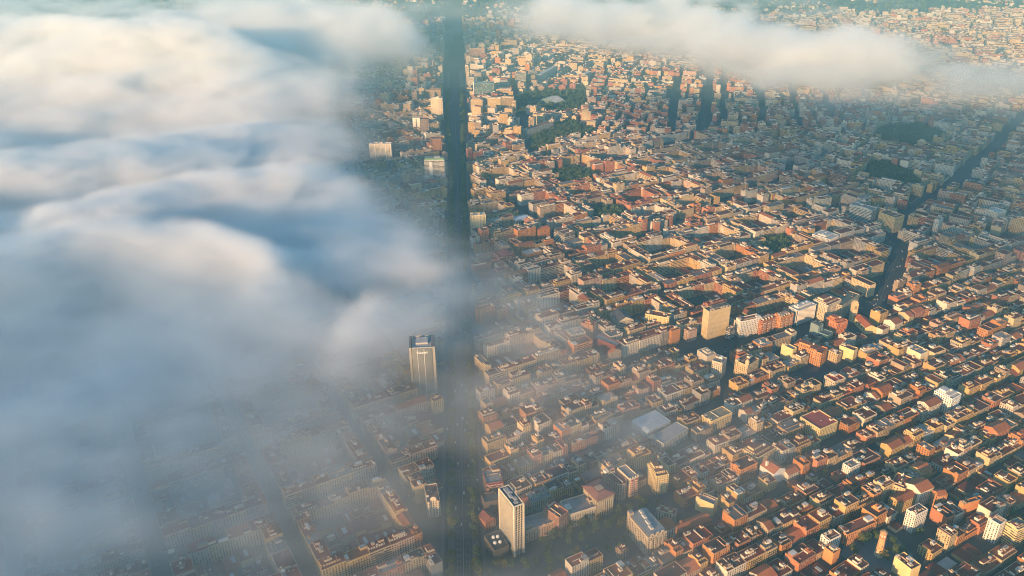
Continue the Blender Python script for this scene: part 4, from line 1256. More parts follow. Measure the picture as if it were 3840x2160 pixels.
def clock_tower():
    x, y = CLOCK
    P = []
    n = 8
    brick, stone = (.56, .34, .17), (.60, .46, .30)

    def ringed(prof, col, name, m0=0):
        m = MB()
        for (r0, z0), (r1, z1) in zip(prof, prof[1:]):
            for i in range(n):
                t0, t1 = 2 * math.pi * (i + .5) / n, 2 * math.pi * (i + 1.5) / n
                m.poly([(x + r0 * math.cos(t0), y + r0 * math.sin(t0), z0), (x + r0 * math.cos(t1), y + r0 * math.sin(t1), z0),
                        (x + r1 * math.cos(t1), y + r1 * math.sin(t1), z1), (x + r1 * math.cos(t0), y + r1 * math.sin(t0), z1)], col, 0, m0)
        P.append((name, m))
    ringed([(5.2, 0), (5.2, 2.2), (4.2, 2.4), (4.2, 7.5)], stone, "stone_base")
    ringed([(3.9, 7.5), (3.2, 24.5)], brick, "shaft")
    ringed([(3.2, 24.5), (4.0, 25.0), (4.0, 25.8), (3.45, 26.0)], (.46, .20, .11), "gallery")
    ringed([(3.4, 26.0), (3.3, 31.0)], (.58, .22, .11), "clock_storey")
    ringed([(3.3, 31.0), (4.0, 31.5), (4.0, 32.4), (2.6, 32.8), (2.4, 33.6), (0, 33.9)], brick, "crown_cornice")
    ringed([(.5, 33.9), (.4, 36.0), (0, 36.3)], (.2, .15, .1), "finial")
    for k in range(8):
        t = 2 * math.pi * k / n
        if k % 2 == 1 or True:
            m = MB()
            nn = 16
            c = (x + 3.33 * math.cos(t), y + 3.33 * math.sin(t), 28.6)
            u = (-math.sin(t), math.cos(t))
            if k % 2 == 0:
                m.poly([(c[0] + u[0] * 1.05 * math.cos(a), c[1] + u[1] * 1.05 * math.cos(a), c[2] + 1.05 * math.sin(a)) for a in np.linspace(0, 2 * math.pi, nn, endpoint=False)], (.80, .76, .68), 0, 0)
                P.append(("clock_face", m))
                m = MB()
                d = (math.cos(t) * .04, math.sin(t) * .04)
                for a, l in ((1.1, .85), (2.4, .55)):
                    q = (math.cos(a), math.sin(a)); s_ = (-q[1] * .07, q[0] * .07)
                    pp = [(s_[0], s_[1]), (q[0] * l + s_[0], q[1] * l + s_[1]), (q[0] * l - s_[0], q[1] * l - s_[1]), (-s_[0], -s_[1])]
                    m.poly([(c[0] + d[0] + u[0] * a1, c[1] + d[1] + u[1] * a1, c[2] + a2) for a1, a2 in pp], (.03, .03, .03), 0, 0)
                P.append(("clock_hands", m))
            else:
                m.poly([(c[0] + u[0] * a1, c[1] + u[1] * a1, c[2] + a2) for a1, a2 in ((-.5, -1.6), (.5, -1.6), (.5, 1.0), (0, 1.6), (-.5, 1.0))], (.72, .60, .44), 0, 0)
                P.append(("arched_panel", m))
    for k, z in ((5, 12), (5, 17), (5, 21.5), (6, 15)):
        t = 2 * math.pi * k / n
        rr = 3.9 - (z - 7.5) / 17 * .7 + .02
        rr *= math.cos(math.pi / n) * 1.03
        c = (x + rr * math.cos(t), y + rr * math.sin(t)); u = (-math.sin(t), math.cos(t))
        m = MB(); m.poly([(c[0] + u[0] * a, c[1] + u[1] * a, z + b) for a, b in ((-.35, -.9), (.35, -.9), (.35, .9), (-.35, .9))], (.05, .04, .04), 0, 0); P.append(("window", m))
    emit(P, "clock_tower", "octagonal brick clock tower lit orange above a shaded square with trees", "tower", (x, y, 0))


def church():
    tw = S(*Z3(1905, 375), 0)
    f, b = S(*Z3(2000, 488), 10), S(*Z3(1880, 372), 10)
    d = b - f; ang = math.atan2(d[1], d[0]) - math.pi / 2
    c = (f + b) / 2 + np.array([math.cos(ang), math.sin(ang)]) * 9
    L = Loc(c[0], c[1], ang)
    hy, hx = np.hypot(*d) / 2, 9.0
    P = []
    m = MB(); L.box(m, 0, 0, 0, hx, hy, 11, YEL, OROOF, 0, 0, tm=0)
    m2 = MB(); e1, e2 = gable(L, m2, hx, hy, 11, 4.2, YEL, (.46, .14, .06), axis=1)
    m.poly(e1, YEL, 0, 0); m.poly(e2, YEL, 0, 0)
    P += [("nave_wall", m), ("tiled_roof", m2)]
    m = MB(); L.box(m, -hx + 1, hy + 4.3, 0, 4.2, 4.2, 34, (.60, .46, .26), (.4, .3, .2)); P.append(("bell_tower", m))
    m = MB(); L.box(m, -hx + 1, hy + 4.3, 34, 3.4, 3.4, 3.0, (.64, .50, .30), (.42, .32, .2)); L.box(m, -hx + 1, hy + 4.3, 37, 2.2, 2.2, 1.6, (.6, .46, .28)); P.append(("belfry_cap", m))
    for q in (-1.6, 0, 1.6):
        m = MB(); L.box(m, -hx + 1 + q, hy + .05, 24, .45, .06, 6, (.05, .04, .03)); P.append(("belfry_opening", m))
    for q in range(5):
        m = MB(); L.box(m, -hx - .04, -hy + (q + .5) * 2 * hy / 5, 4, .05, .8, 4.5, (.05, .05, .05)); P.append(("window", m))
    emit(P, "church", "yellow church with orange tiled nave and tall square bell tower", "church", (c[0], c[1], 0))
    return c


def arch_hall():
    a, b = S(*ZD(845, 1030)), S(*ZD(1050, 1072))
    e = b - a; ang = math.atan2(e[1], e[0])
    c = (a + b) / 2
    L = Loc(c[0], c[1], ang)
    hx, hy = np.hypot(*e) / 2, 24.0
    P = []
    m = MB(); n = 14
    pts = [(-hx + 2 * hx * i / n, 4 + 17 * math.sin(math.pi * i / n)) for i in range(n + 1)]
    for p, q in zip(pts, pts[1:]): m.poly([L.p(p[0], 0, p[1]), L.p(q[0], 0, q[1]), L.p(q[0], 2 * hy, q[1]), L.p(p[0], 2 * hy, p[1])], (.62, .58, .52))
    P.append(("barrel_roof", m))
    m = MB()
    for yy in (0.3, 2 * hy - .3):
        m.poly([L.p(-hx, yy, 0), L.p(hx, yy, 0)] + [L.p(p[0], yy, p[1] - .3) for p in pts[::-1]], (.14, .20, .20), 0, 0)
    P.append(("end_wall", m))
    for q in (-hx, hx):
        m = MB(); L.box(m, q, hy, 0, .3, hy, 4, (.4, .4, .4)); P.append(("side_wall", m))
    emit(P, "sports_hall", "sports hall with a big pale barrel roof among dark trees", "sports hall", (c[0], c[1], 0))
    mark_poly(foot(*L.p(0, hy, 0)[:2], hx, hy, ang))
    return c


office_grid_tower(); bank_tower(); clock_tower()
cc = church(); hallc = arch_hall()
mark_poly([(cc[0] + q[0], cc[1] + q[1]) for q in ((-22, -34), (14, -34), (14, 34), (-30, 34))])
lr = random.Random(5)
for j in jobs:
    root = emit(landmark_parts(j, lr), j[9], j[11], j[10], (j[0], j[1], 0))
    if j[9] == "chamber_building":
        L = Loc(j[0], j[1], j[4])
        c = L.p(.5, -j[3] - .62, j[5] - 2.7)
        text("sign_lettering", "Cambra de Comer\u00e7", 2.3, (c[0] - j[0], c[1] - j[1], c[2]), (math.pi / 2, 0, j[4]), root, M_SIGN, .05)

# ------------------------------------------------------------------ the rest of the town
rot = lambda A, u, w: (u * math.cos(A) - w * math.sin(A), u * math.sin(A) + w * math.cos(A))
A30 = R(30)
fill_region("gracia", (40, 1300, 560, 1500), (281, 780))
fill_region("eix", (-1900, -40, 560, 2600), rot(A30, 8, 112))
fill_region("sant", (-140, 1700, 720, 2350))
fill_region("brick", (250, 1300, 2250, 3300))
fill_region("up", (800, 2400, 1500, 3300))
fill_region("far", (-3600, 4000, 2200, 4600))
# scattered villas on the far slopes
for _ in range(7000):
    y = rng.uniform(4400, 7200); x = rng.uniform(-3500, 4200)
    if not in_frame(x, y) or math.sin(x * .0043 + 1) * math.cos(y * .0051) + .6 * math.sin(x * .011 + y * .009) + rng.uniform(-.5, .5) < .28: continue
    hx, hy = rng.uniform(7, 16), rng.uniform(6, 11)
    if rng.random() < .10: hx *= 2.2
    a = rng.uniform(0, 3.14)
    if try_lot(x, y, hx, hy, a):
        settle()
        st = STY["far"]; wi, ri = pick(st["w"]), pick(st["r"])
        specs.append(dict(x=x, y=y, hx=hx, hy=hy, ang=a, fl=rng.choice([2, 2, 3, 3, 4, 5]), wi=wi, ri=ri, sty="far", seed=rng.random(), court=False,
                          wc=shade(WALLS[wi][0], rng.uniform(.9, 1.15)), rc=shade(ROOFS[ri][0], 1)))
print("buildings", len(specs))

# the 300-odd that show largest get to be things of their own
def size_px(s):
    px, py = PX(s["x"], s["y"], 10.0)
    if not (15 < px < 2560 and 20 < py < 1425) or s["court"]: return -1
    d2 = s["x"] ** 2 + s["y"] ** 2 + H * H
    a = (s["hx"] * s["hy"] * 4 * .65 + s["fl"] * 3.15 * 2 * (s["hx"] + s["hy"]) * .4) / d2
    fog = np.clip((1150 - px) / 900, 0, 1)
    return a * (1 - .72 * fog)


N_IND = 300 - sum(1 for j in jobs if j[10] in ("apartments", "house"))
order = sorted(range(len(specs)), key=lambda i: -size_px(specs[i]))
ind = set(order[:N_IND])
marks = [("the brick clock tower", CLOCK), ("the white gridded tower", np.array(DBT[:2])), ("the church", cc), ("the dark curved tower", np.array(SAB[:2]))]
for nm, noun in (("corner_palace", "the square hip-roofed palace"), ("grand_hotel", "the long stone hotel"), ("windowless_hall", "the dark red windowless hall"), ("glasshouse_hall", "the sawtooth hall"),
                 ("white_apartments", "the bright white stepped block"), ("town_hall", "the long orange hall"), ("ochre_palace", "the ochre flat-roofed palace"), ("white_chapel", "the white orange-roofed hall"),
                 ("red_roofed_house", "the vivid red-roofed house"), ("school_building", "the grey school"), ("striped_office", "the white-finned office"), ("domed_building", "the golden-domed house"), ("tiled_hall", "the long terracotta hall")):
    for j in jobs:
        if j[9] == nm: marks.append((noun, np.array(j[:2]))); break
for key, noun in (("big white eight-storey", "the big white block"), ("slim white house with", "the slim white house"), ("yellow corner house with a red", "the yellow red-roofed corner"), ("cream corner house with an arched", "the arched-gable corner house")):
    for j in jobs:
        if j[11].startswith(key): marks.append((noun, np.array(j[:2])))
ORD = ["nearest", "second", "third", "fourth", "fifth", "sixth", "seventh", "eighth", "ninth", "tenth", "eleventh", "twelfth", "thirteenth", "fourteenth", "fifteenth", "sixteenth", "seventeenth", "eighteenth", "nineteenth", "twentieth"]
buckets = {}
for i in order[:N_IND]:
    s = specs[i]; p = np.array([s["x"], s["y"]])
    ds = sorted((np.hypot(*(p - q)), k) for k, (_, q) in enumerate(marks))
    a = ds[0][1]
    v = p - marks[a][1]
    best = max((k for k in range(len(marks)) if k != a), key=lambda k: float(np.dot(v, marks[k][1] - marks[a][1]) / (np.hypot(*v) * np.hypot(*(marks[k][1] - marks[a][1])) + 1e-6)) - .0002 * np.hypot(*(marks[k][1] - marks[a][1])))
    buckets.setdefault((a, best, s["wi"]), []).append((ds[0][0], i))
labels = {}
for (a, b, wi), L_ in buckets.items():
    for n_, (_, i) in enumerate(sorted(L_)):
        s = specs[i]
        size = "small" if s["hx"] * s["hy"] < 38 else "large" if s["hx"] * s["hy"] > 110 else "mid-sized"
        labels[i] = f"{ORD[min(n_, 19)]} {WALLS[wi][1]} house from {marks[a][0]} towards {marks[b][0]}"
cnt = {}
rest = MB()
for i, s in enumerate(specs):
    d = math.hypot(s["x"], s["y"])
    if i in ind:
        emit(generic_parts(s, 0 if d < 900 else 1), "town_house" if s["fl"] <= 5 else "apartment_building", labels[i], "house" if s["fl"] <= 5 else "apartments", (s["x"], s["y"], 0), "houses of the dense town")
    else:
        for pn, m in generic_parts(s, 1 if d < 1100 else 2 if d < 2700 else 3): 
            if pn == "balcony" or (pn == "chimney" and d > 1600): continue
            rest.b += m.b; rest.f += m.f
tag(rest.build("town_buildings"), "mass of smaller town buildings stretching away to the hills", "buildings", None, "stuff")

# ------------------------------------------------------------------ trees
def leaf_material():
    m, t, b = mat("leaves")
    k = N(t)
    oi = t.nodes.new("ShaderNodeObjectInfo")
    n = k.noise(k.pos(), .25, 4.0)
    c = k.mix(n, (.035, .065, .022, 1), (.11, .135, .045, 1))
    c = k.mix(k.m("MULTIPLY", k.m("GREATER_THAN", oi.outputs["Random"], .72), .6), c, (.16, .12, .025, 1))
    t.links.new(c, b.inputs["Base Color"])
    b.inputs["Roughness"].default_value = .9
    return m


M_LEAF, M_BARK = leaf_material(), plain("bark", (.09, .07, .05), .95, 2.0)


def crown_arrays(r, n, rad, hgt, z0, leaf):
    """leaf clumps scattered through an uneven crown volume: (verts, quads)"""
    g = np.random.default_rng(r)
    lobes = g.normal(0, .38, (7, 3)) * [rad, rad, hgt * .5] + [0, 0, z0 + hgt * .55]
    lr_ = g.uniform(.42, .68, 7) * rad
    k = g.integers(0, 7, n)
    d = g.normal(0, 1, (n, 3)); d /= np.linalg.norm(d, axis=1)[:, None]
    c = lobes[k] + d * (lr_[k] * g.uniform(.55, 1.0, n) ** .5)[:, None]
    c[:, 2] = np.maximum(c[:, 2], z0 + .2)
    a = g.normal(0, 1, (n, 3)); a /= np.linalg.norm(a, axis=1)[:, None]
    b = np.cross(a, g.normal(0, 1, (n, 3))); b /= np.linalg.norm(b, axis=1)[:, None]
    s_ = g.uniform(.6, 1.3, n)[:, None] * leaf
    v = np.stack([c - a * s_ - b * s_ * .6, c + a * s_ - b * s_ * .7, c + a * s_ * .8 + b * s_, c - a * s_ + b * s_ * .6], 1)
    return v.reshape(-1, 3), np.arange(n * 4).reshape(-1, 4)


def quad_mesh(name, v, f, m):
    me = bpy.data.meshes.new(name)
    me.vertices.add(len(v)); me.vertices.foreach_set("co", v.astype(np.float32).ravel())
    me.loops.add(f.size); me.loops.foreach_set("vertex_index", f.astype(np.int32).ravel())
    me.polygons.add(len(f)); me.polygons.foreach_set("loop_start", (np.arange(len(f)) * 4).astype(np.int32))
    me.update(calc_edges=True)
    me.materials.append(m)
    return me


def trunk_mesh(name, h, r, seed):
    rr = random.Random(seed)
    mb = []
    V, Fc = [], []

    def limb(p, q, r0, r1):
        n = 6
        d = (Vector(q) - Vector(p)).normalized()
        u = d.orthogonal().normalized(); w_ = d.cross(u)
        b = len(V)
        for pt, ra in ((p, r0), (q, r1)):
            for i in range(n):
                t = 2 * math.pi * i / n
                V.append(tuple(Vector(pt) + u * ra * math.cos(t) + w_ * ra * math.sin(t)))
        for i in range(n): Fc.append((b + i, b + (i + 1) % n, b + n + (i + 1) % n, b + n + i))
    limb((0, 0, 0), (0, 0, h * .5), r, r * .75)
    for k in range(5):
        t = k * 1.26 + rr.random()
        limb((0, 0, h * .48), (math.cos(t) * h * .28, math.sin(t) * h * .28, h * rr.uniform(.72, .9)), r * .6, r * .2)
    me = bpy.data.meshes.new(name); me.from_pydata(V, [], Fc); me.materials.append(M_BARK)
    return me


TREES = []
for i in range(5):
    hh = [10, 12, 9, 13, 11][i]
    v, f = crown_arrays(i + 3, 520, hh * .36, hh * .62, hh * .36, .46)
    TREES.append((trunk_mesh("trunk", hh, .28, i), quad_mesh("crown", v, f, M_LEAF)))


def tree(x, y, sc, rz, label, group, k):
    root = thing("plane_tree", label, "tree", (x, y, float(terrain(x, y)) * (y > 3300)), group, rz)
    root.scale = (sc, sc, sc)
    for nm, me in (("trunk", TREES[k][0]), ("crown", TREES[k][1])):
        o = bpy.data.objects.new(nm, me); COL.objects.link(o); o.parent = root


tr = random.Random(8)
TP = []
for zx, zy in [(690, 985), (740, 1010), (860, 930), (890, 950), (1040, 985), (1080, 1000), (1020, 1100), (1100, 1110), (1180, 1150), (1230, 1170), (620, 1060), (1150, 1230), (990, 1190), (640, 1120)]:
    p = S(*Z2(zx, zy), 6); TP.append((p[0], p[1], "leafy plane tree on the shaded clock tower square", "trees of the clock tower square"))
for zx, zy in [(740, 140), (700, 170), (2420, 690)]:
    p = S(*(Z2(zx, zy)), 7); TP.append((p[0], p[1], "bushy green tree squeezed between old town houses", "trees between the houses"))
jp = np.array(JARD)
JN = 0
for _ in range(3000):
    if JN >= 62: break
    x, y = tr.uniform(-40, 215), tr.uniform(640, 800)
    i, jj = int((x - RX0) / RC), int((y - RY0) / RC)
    ins = False
    for a, b in zip(jp, np.roll(jp, -1, 0)):
        if (a[1] > y) != (b[1] > y) and x < (b[0] - a[0]) * (y - a[1]) / (b[1] - a[1]) + a[0]: ins = not ins
    if ins and x > ave_r(y) + 4 and all(math.hypot(x - t[0], y - t[1]) > 7 for t in TP) and not (abs(x - DBT[0]) < 26 and abs(y - DBT[1]) < 32):
        TP.append((x, y, "tall plane tree in the dark garden avenue", "trees of the garden avenue")); JN += 1
for y in np.arange(600, 1500, 9.5):
    for f in (.21, .255, .745, .79):
        if len(TP) > 285: break
        if tr.random() < .55: TP.append((mid(y, f) + tr.uniform(-.8, .8), y + tr.uniform(-2, 2), "plane tree in the rows lining the straight dark avenue", "trees lining the straight avenue"))
for x, y, lab, grp in TP:
    if occ[int((y - RY0) / RC), int((x - RX0) / RC)] and False: continue
    tree(x, y, tr.uniform(.8, 1.25), tr.uniform(0, 6.3), lab, grp, tr.randrange(5))

# far and shaded tree masses
VV, FF = [], []
nv = 0


def mass_tree(x, y, hh, n, leaf, seed):
    global nv
    v, f = crown_arrays(seed, n, hh * .42, hh * .66, hh * .28, leaf)
    v = v + [x, y, float(terrain(x, y)) if y > 3300 else 0.0]
    VV.append(v); FF.append(f + nv); nv += len(v)


sd_ = 100
for y in np.arange(1500, 3000, 9.5):
    for f in (.21, .255, .745, .79):
        if tr.random() < .8: sd_ += 1; mass_tree(mid(y, f), y, tr.uniform(9, 14), 60, 1.1, sd_)
for nm, poly in PARKS.items():
    p = np.array(poly); lo, hi = p.min(0), p.max(0)
    area = abs(np.dot(p[:, 0], np.roll(p[:, 1], 1)) - np.dot(p[:, 1], np.roll(p[:, 0], 1))) / 2
    dens = .35 if nm == "stadium" else 1.0
    for _ in range(int((hi - lo).prod() / 55 * dens)):
        x, y = tr.uniform(lo[0], hi[0]), tr.uniform(lo[1], hi[1])
        ins = False
        for a, b in zip(p, np.roll(p, -1, 0)):
            if (a[1] > y) != (b[1] > y) and x < (b[0] - a[0]) * (y - a[1]) / (b[1] - a[1]) + a[0]: ins = not ins
        if ins and not (nm == "stadium" and abs(x - hallc[0]) < 48 and -15 < y - hallc[1] < 65):
            sd_ += 1; mass_tree(x, y, tr.uniform(9, 17) * (1.2 if nm == "hilltop" else 1), 70, 1.3, sd_)
NT = 0
for _ in range(9000):       # street and yard trees in the further districts, woods on the slopes
    far_ = tr.random() < .6
    if far_: x, y = tr.uniform(-3400, 4200), tr.uniform(3900, 7000)
    else: x, y = tr.uniform(-900, 1900), tr.uniform(650, 3600)
    if not in_frame(x, y, 20, 40): continue
    i, jj = int((x - RX0) / RC), int((y - RY0) / RC)
    if not far_ and (occ[jj - 2:jj + 3, i - 2:i + 3].any()): continue
    if far_ and occ[jj, i]: continue
    sd_ += 1; NT += 1
    mass_tree(x, y, tr.uniform(8, 15) * (1.9 if far_ else 1), 26 if far_ else 44, 3.4 if far_ else 1.3, sd_)
print("mass trees", NT)
o = bpy.data.objects.new("distant_trees", quad_mesh("distant_trees", np.concatenate(VV), np.concatenate(FF), M_LEAF))
COL.objects.link(o)
tag(o, "dark green park and avenue trees further off among the buildings", "trees", None, "stuff")

# ------------------------------------------------------------------ air: even haze, and the low cloud rolling over the town
def volume_mat(name, col, dens, aniso):
    m = bpy.data.materials.new(name); m.use_nodes = True
    t = m.node_tree; t.nodes.clear()
    out = t.nodes.new("ShaderNodeOutputMaterial")
    v = t.nodes.new("ShaderNodeVolumePrincipled")
    v.inputs["Color"].default_value = (*col, 1)
    v.inputs["Density"].default_value = dens
    v.inputs["Anisotropy"].default_value = aniso
    t.links.new(v.outputs[0], out.inputs["Volume"])
    return m, v


mh, vh = volume_mat("haze_air", (.36, .80, 1.0), .00010, 0.0)
vh.inputs["Density Attribute"].default_value = ""
mb = MB(); mb.box(400, 4500, -20, 9000, 6000, 690, 0)
mb.poly([(-8600, -1500, -20), (-8600, 10500, -20), (9400, 10500, -20), (9400, -1500, -20)])
hz = mb.build("haze", None, [mh, mh]); tag(hz, None, None, None, "stuff")

# optical thickness of the cloud as one looks down on the town, on a coarse plan
CX = np.arange(0, 2601, 200.0)
CYS = np.array([0, 60, 130, 180, 250, 330, 400, 450, 520, 600, 700, 780, 900, 1000, 1100, 1250, 1400.])
CA = np.array([
    [.95, .95, .95, .90, .95, .60, .20, .94, .92, .84, .72, .60, .54, .50],
    [.80, .90, .95, .80, .85, .75, .02, .46, .80, .86, .84, .58, .44, .38],
    [.97, .97, .97, .93, .68, .12, .00, .02, .14, .50, .86, .86, .74, .62],
    [.97, .97, .97, .95, .66, .04, .00, .00, .00, .06, .32, .50, .58, .56],
    [.95, .95, .92, .90, .68, .04, .00, .00, .00, .00, .05, .16, .24, .28],
    [.95, .88, .85, .85, .66, .14, .02, .00, .00, .00, .00, .06, .12, .18],
    [.97, .96, .95, .90, .62, .14, .06, .00, .00, .00, .00, .00, .06, .18],
    [.97, .97, .95, .92, .72, .12, .00, .00, .00, .00, .00, .00, .00, .22],
    [.97, .97, .96, .94, .88, .56, .05, .00, .00, .00, .00, .00, .00, .28],
    [.97, .96, .94, .90, .86, .76, .36, .04, .00, .00, .00, .00, .00, .05],
    [.96, .94, .90, .84, .78, .67, .44, .30, .02, .00, .00, .00, .00, .00],
    [.95, .91, .86, .79, .72, .64, .44, .50, .24, .02, .00, .00, .00, .00],
    [.94, .89, .82, .75, .68, .62, .34, .44, .32, .06, .00, .00, .00, .00],
    [.91, .84, .77, .70, .65, .56, .24, .36, .32, .14, .02, .00, .00, .00],
    [.89, .81, .75, .69, .63, .54, .20, .32, .28, .14, .03, .00, .00, .00],
    [.86, .76, .69, .64, .59, .50, .18, .24, .17, .07, .00, .00, .00, .00],
    [.83, .72, .65, .60, .56, .47, .16, .14, .08, .03, .00, .00, .00, .00]])


def plan(px, py):
    fx = np.clip((px - CX[0]) / 200.0, 0, len(CX) - 1.001); ix = fx.astype(int); tx = fx - ix
    py = np.clip(py, 0, 1399.9); iy = np.clip(np.searchsorted(CYS, py, side="right") - 1, 0, len(CYS) - 2)
    ty = (py - CYS[iy]) / (CYS[iy + 1] - CYS[iy])
    sm = lambda t: t * t * (3 - 2 * t)
    tx, ty = sm(tx), sm(ty)
    return (CA[iy, ix] * (1 - tx) + CA[iy, ix + 1] * tx) * (1 - ty) + (CA[iy + 1, ix] * (1 - tx) + CA[iy + 1, ix + 1] * tx) * ty


def vnoise(x, y, z, seed):
    g = np.random.default_rng(seed).random((64, 64, 32)).astype(np.float32)
    xi, yi, zi = np.floor(x).astype(np.int32), np.floor(y).astype(np.int32), np.floor(z).astype(np.int32)
    fx, fy, fz = x - xi, y - yi, z - zi
    fx, fy, fz = (q * q * (3 - 2 * q) for q in (fx, fy, fz))
    x0, x1, y0, y1, z0, z1 = xi & 63, (xi + 1) & 63, yi & 63, (yi + 1) & 63, zi & 31, (zi + 1) & 31
    a = g[x0, y0, z0] * (1 - fx) + g[x1, y0, z0] * fx; b = g[x0, y1, z0] * (1 - fx) + g[x1, y1, z0] * fx
    c = g[x0, y0, z1] * (1 - fx) + g[x1, y0, z1] * fx; d = g[x0, y1, z1] * (1 - fx) + g[x1, y1, z1] * fx
    return (a * (1 - fy) + b * fy) * (1 - fz) + (c * (1 - fy) + d * fy) * fz


def fbm(x, y, z, s, seed, octs=5, gain=.52):
    out = np.zeros(x.shape, np.float32); amp, tot = 1.0, 0.0
    for i in range(octs):
        out += amp * vnoise(x / s + 17.3 * i, y / s + 5.1 * i, z / s, seed + i); tot += amp
        amp *= gain; s *= .5
    return out / tot


DX, DY, DZ = 14.0, 14.0, 11.0
bx0, bx1, by0, by1, bz0, bz1 = -3600.0, 3300.0, 330.0, 6300.0, 0.0, 300.0
nx, ny, nz = int((bx1 - bx0) / DX), int((by1 - by0) / DY), int((bz1 - bz0) / DZ)
X, Y, Z = np.meshgrid((bx0 + np.arange(nx) * DX).astype(np.float32), (by0 + np.arange(ny) * DY).astype(np.float32), (bz0 + np.arange(nz) * DZ).astype(np.float32), indexing="ij")
print("cloud lattice", nx, ny, nz, X.size)
x2, y2 = X[:, :, 0], Y[:, :, 0]
warp = fbm(x2, y2, x2 * 0, 420.0, 40, 4) - .5
warp2 = fbm(x2, y2, x2 * 0 + 300, 420.0, 50, 4) - .5
px, py = PX(x2 + warp * 240, y2 + warp2 * 380, 95.0 + 60 * np.clip((y2 - 2000) / 1500, 0, 1))
al = np.clip(plan(px, py), 0, .985)
dep = np.sin(np.arctan2(H - 95, np.hypot(x2, y2)))
tau = -np.log(1 - al) * dep                              # thickness seen straight down
# the crests of the billows, as lines over the town: (line in the photo, crest height, width on the near slope, on the far slope)
RIDGES = [
    ([(-120, 55), (120, 72), (300, 88), (480, 108), (640, 125), (780, 160), (900, 210), (985, 262)], [220, 220, 215, 205, 185, 150, 115, 90], 420, 120),
    ([(430, 42), (600, 30), (800, 24), (950, 30), (1040, 58), (1085, 88)], 230, 420, 160),
    ([(-120, 425), (100, 385), (300, 356), (480, 340), (640, 330), (760, 345), (840, 375)], [140, 138, 124, 102, 82, 70, 62], 300, 70),
    ([(100, 560), (350, 492), (560, 463), (720, 455), (880, 478), (1010, 500), (1090, 545), (1175, 600)], [118, 116, 108, 94, 80, 72, 68, 66], 260, 45),
    ([(-80, 640), (120, 600), (300, 585), (470, 600), (620, 640)], 140, 170, 60),
    ([(920, 760), (1050, 716), (1200, 704), (1330, 725), (1440, 775)], 100, 90, 30),
    ([(850, 845), (980, 802), (1080, 790), (1150, 815)], 84, 50, 28),
    ([(1230, -22), (1400, -4), (1560, 16), (1700, 10), (1860, 50), (2000, 66), (2150, 92), (2330, 108), (2450, 114), (2640, 140)], 195, 360, 150),
]
wx, wy = x2 + warp * 150, y2 + warp2 * 190
rise = np.zeros(x2.shape, np.float32); ridge = np.zeros(x2.shape, np.float32)
for line, zc, wn, wf in RIDGES:
    zs = np.array(zc if isinstance(zc, list) else [zc] * len(line), float)
    P_ = np.array([G(*q, z_ * .9) for q, z_ in zip(line, zs)])
    best = np.full(x2.shape, 1e9, np.float32); sgn = np.zeros(x2.shape, np.float32); zz = np.zeros(x2.shape, np.float32)
    for a, b, za, zb in zip(P_, P_[1:], zs, zs[1:]):
        d = b - a; ll = float(np.dot(d, d))
        t = np.clip(((wx - a[0]) * d[0] + (wy - a[1]) * d[1]) / ll, 0, 1)
        ex_, ey_ = wx - (a[0] + t * d[0]), wy - (a[1] + t * d[1])
        q = np.hypot(ex_, ey_)
        cr = -(d[0] * ey_ - d[1] * ex_)                   # >0: on the camera's side of the crest
        m_ = q < best
        best = np.where(m_, q, best); sgn = np.where(m_, cr, sgn); zz = np.where(m_, za + (zb - za) * t, zz)
    g_ = np.where(sgn > 0, np.exp(-(best / wn) ** 2), np.exp(-(best / wf) ** 2))
    rise = np.maximum(rise, np.maximum(zz - 60, 0) * g_); ridge = np.maximum(ridge, g_)
tower = fbm(x2 * .6, y2 * 1.2, x2 * 0, 360.0, 70, 4)
thick = np.clip((al - .5) / .4, 0, 1)
ztop = 58 + rise * (.85 + .45 * (tower - .4)) * np.clip(al * 3, 0, 1) + thick * 44 * np.clip(tower - .35, 0, 1)
zbot = np.where(y2 > 2300, np.clip((y2 - 2300) / 900, 0, 1) * 45, 0) * 1.0
on = np.broadcast_to((al > .012)[:, :, None], X.shape) & (Z < (ztop + 60)[:, :, None])
n3 = np.zeros(X.shape, np.float32)
n3[on] = fbm(X[on] * .55, Y[on] * 1.15, Z[on] * 1.3, 150.0, 90, 5, .60)
f_ = np.clip((Z - zbot[:, :, None]) / np.maximum(ztop - zbot, 20)[:, :, None], 0, 1.6)
prof = np.clip(1.2 - f_, 0, 1) ** .5 * np.clip((Z - zbot[:, :, None]) / 25 + .35, 0, 1)
low = np.clip((1350 - y2) / 250, 0, 1) * np.clip((-20 - x2) / 120, 0, 1)      # the quiet ground fog near the camera
east = np.clip((x2 - 50) / 250, 0, 1) * np.clip((y2 - 2300) / 300, 0, 1)      # the broken band over the far districts
cover = ((.78 + .60 * thick + .4 * ridge) * (1 - .30 * east))[:, :, None]
body = prof * cover + (n3 - .5) * (1.3 - .3 * low + 1.5 * np.maximum(thick, ridge) * (1 - .5 * low) * (1 + .8 * east))[:, :, None] - .22 - .25 * np.clip(f_ - .8, 0, 1)
dens = np.clip(body, 0, 1.3)
den2 = dens * np.minimum(tau / 30.0, .024)[:, :, None] * (1 + 1.3 * thick * ridge + .4 * thick)[:, :, None]
den2[al < .012] = 0
den2 += 0
wisp = fbm(X[on], Y[on] * 1.7, Z[on] * 2.3, 78.0, 130, 3, .66)      # thin vapour is torn, the dense heart is not
thin = np.clip(1.0 - .75 * den2[on] / .02, .25, 1.0)
den2[on] = den2[on] * np.clip(1.0 + (wisp - .5) * 4.2 * thin, 0, None)
den2[~on] = 0
print("density", den2.mean(), den2.max(), "tau", np.percentile((den2.sum(2) * DZ / dep)[(al > .4) & (al < .7)], [5, 50, 95]), np.percentile((den2.sum(2) * DZ / dep)[al > .9], [5, 50, 95]))
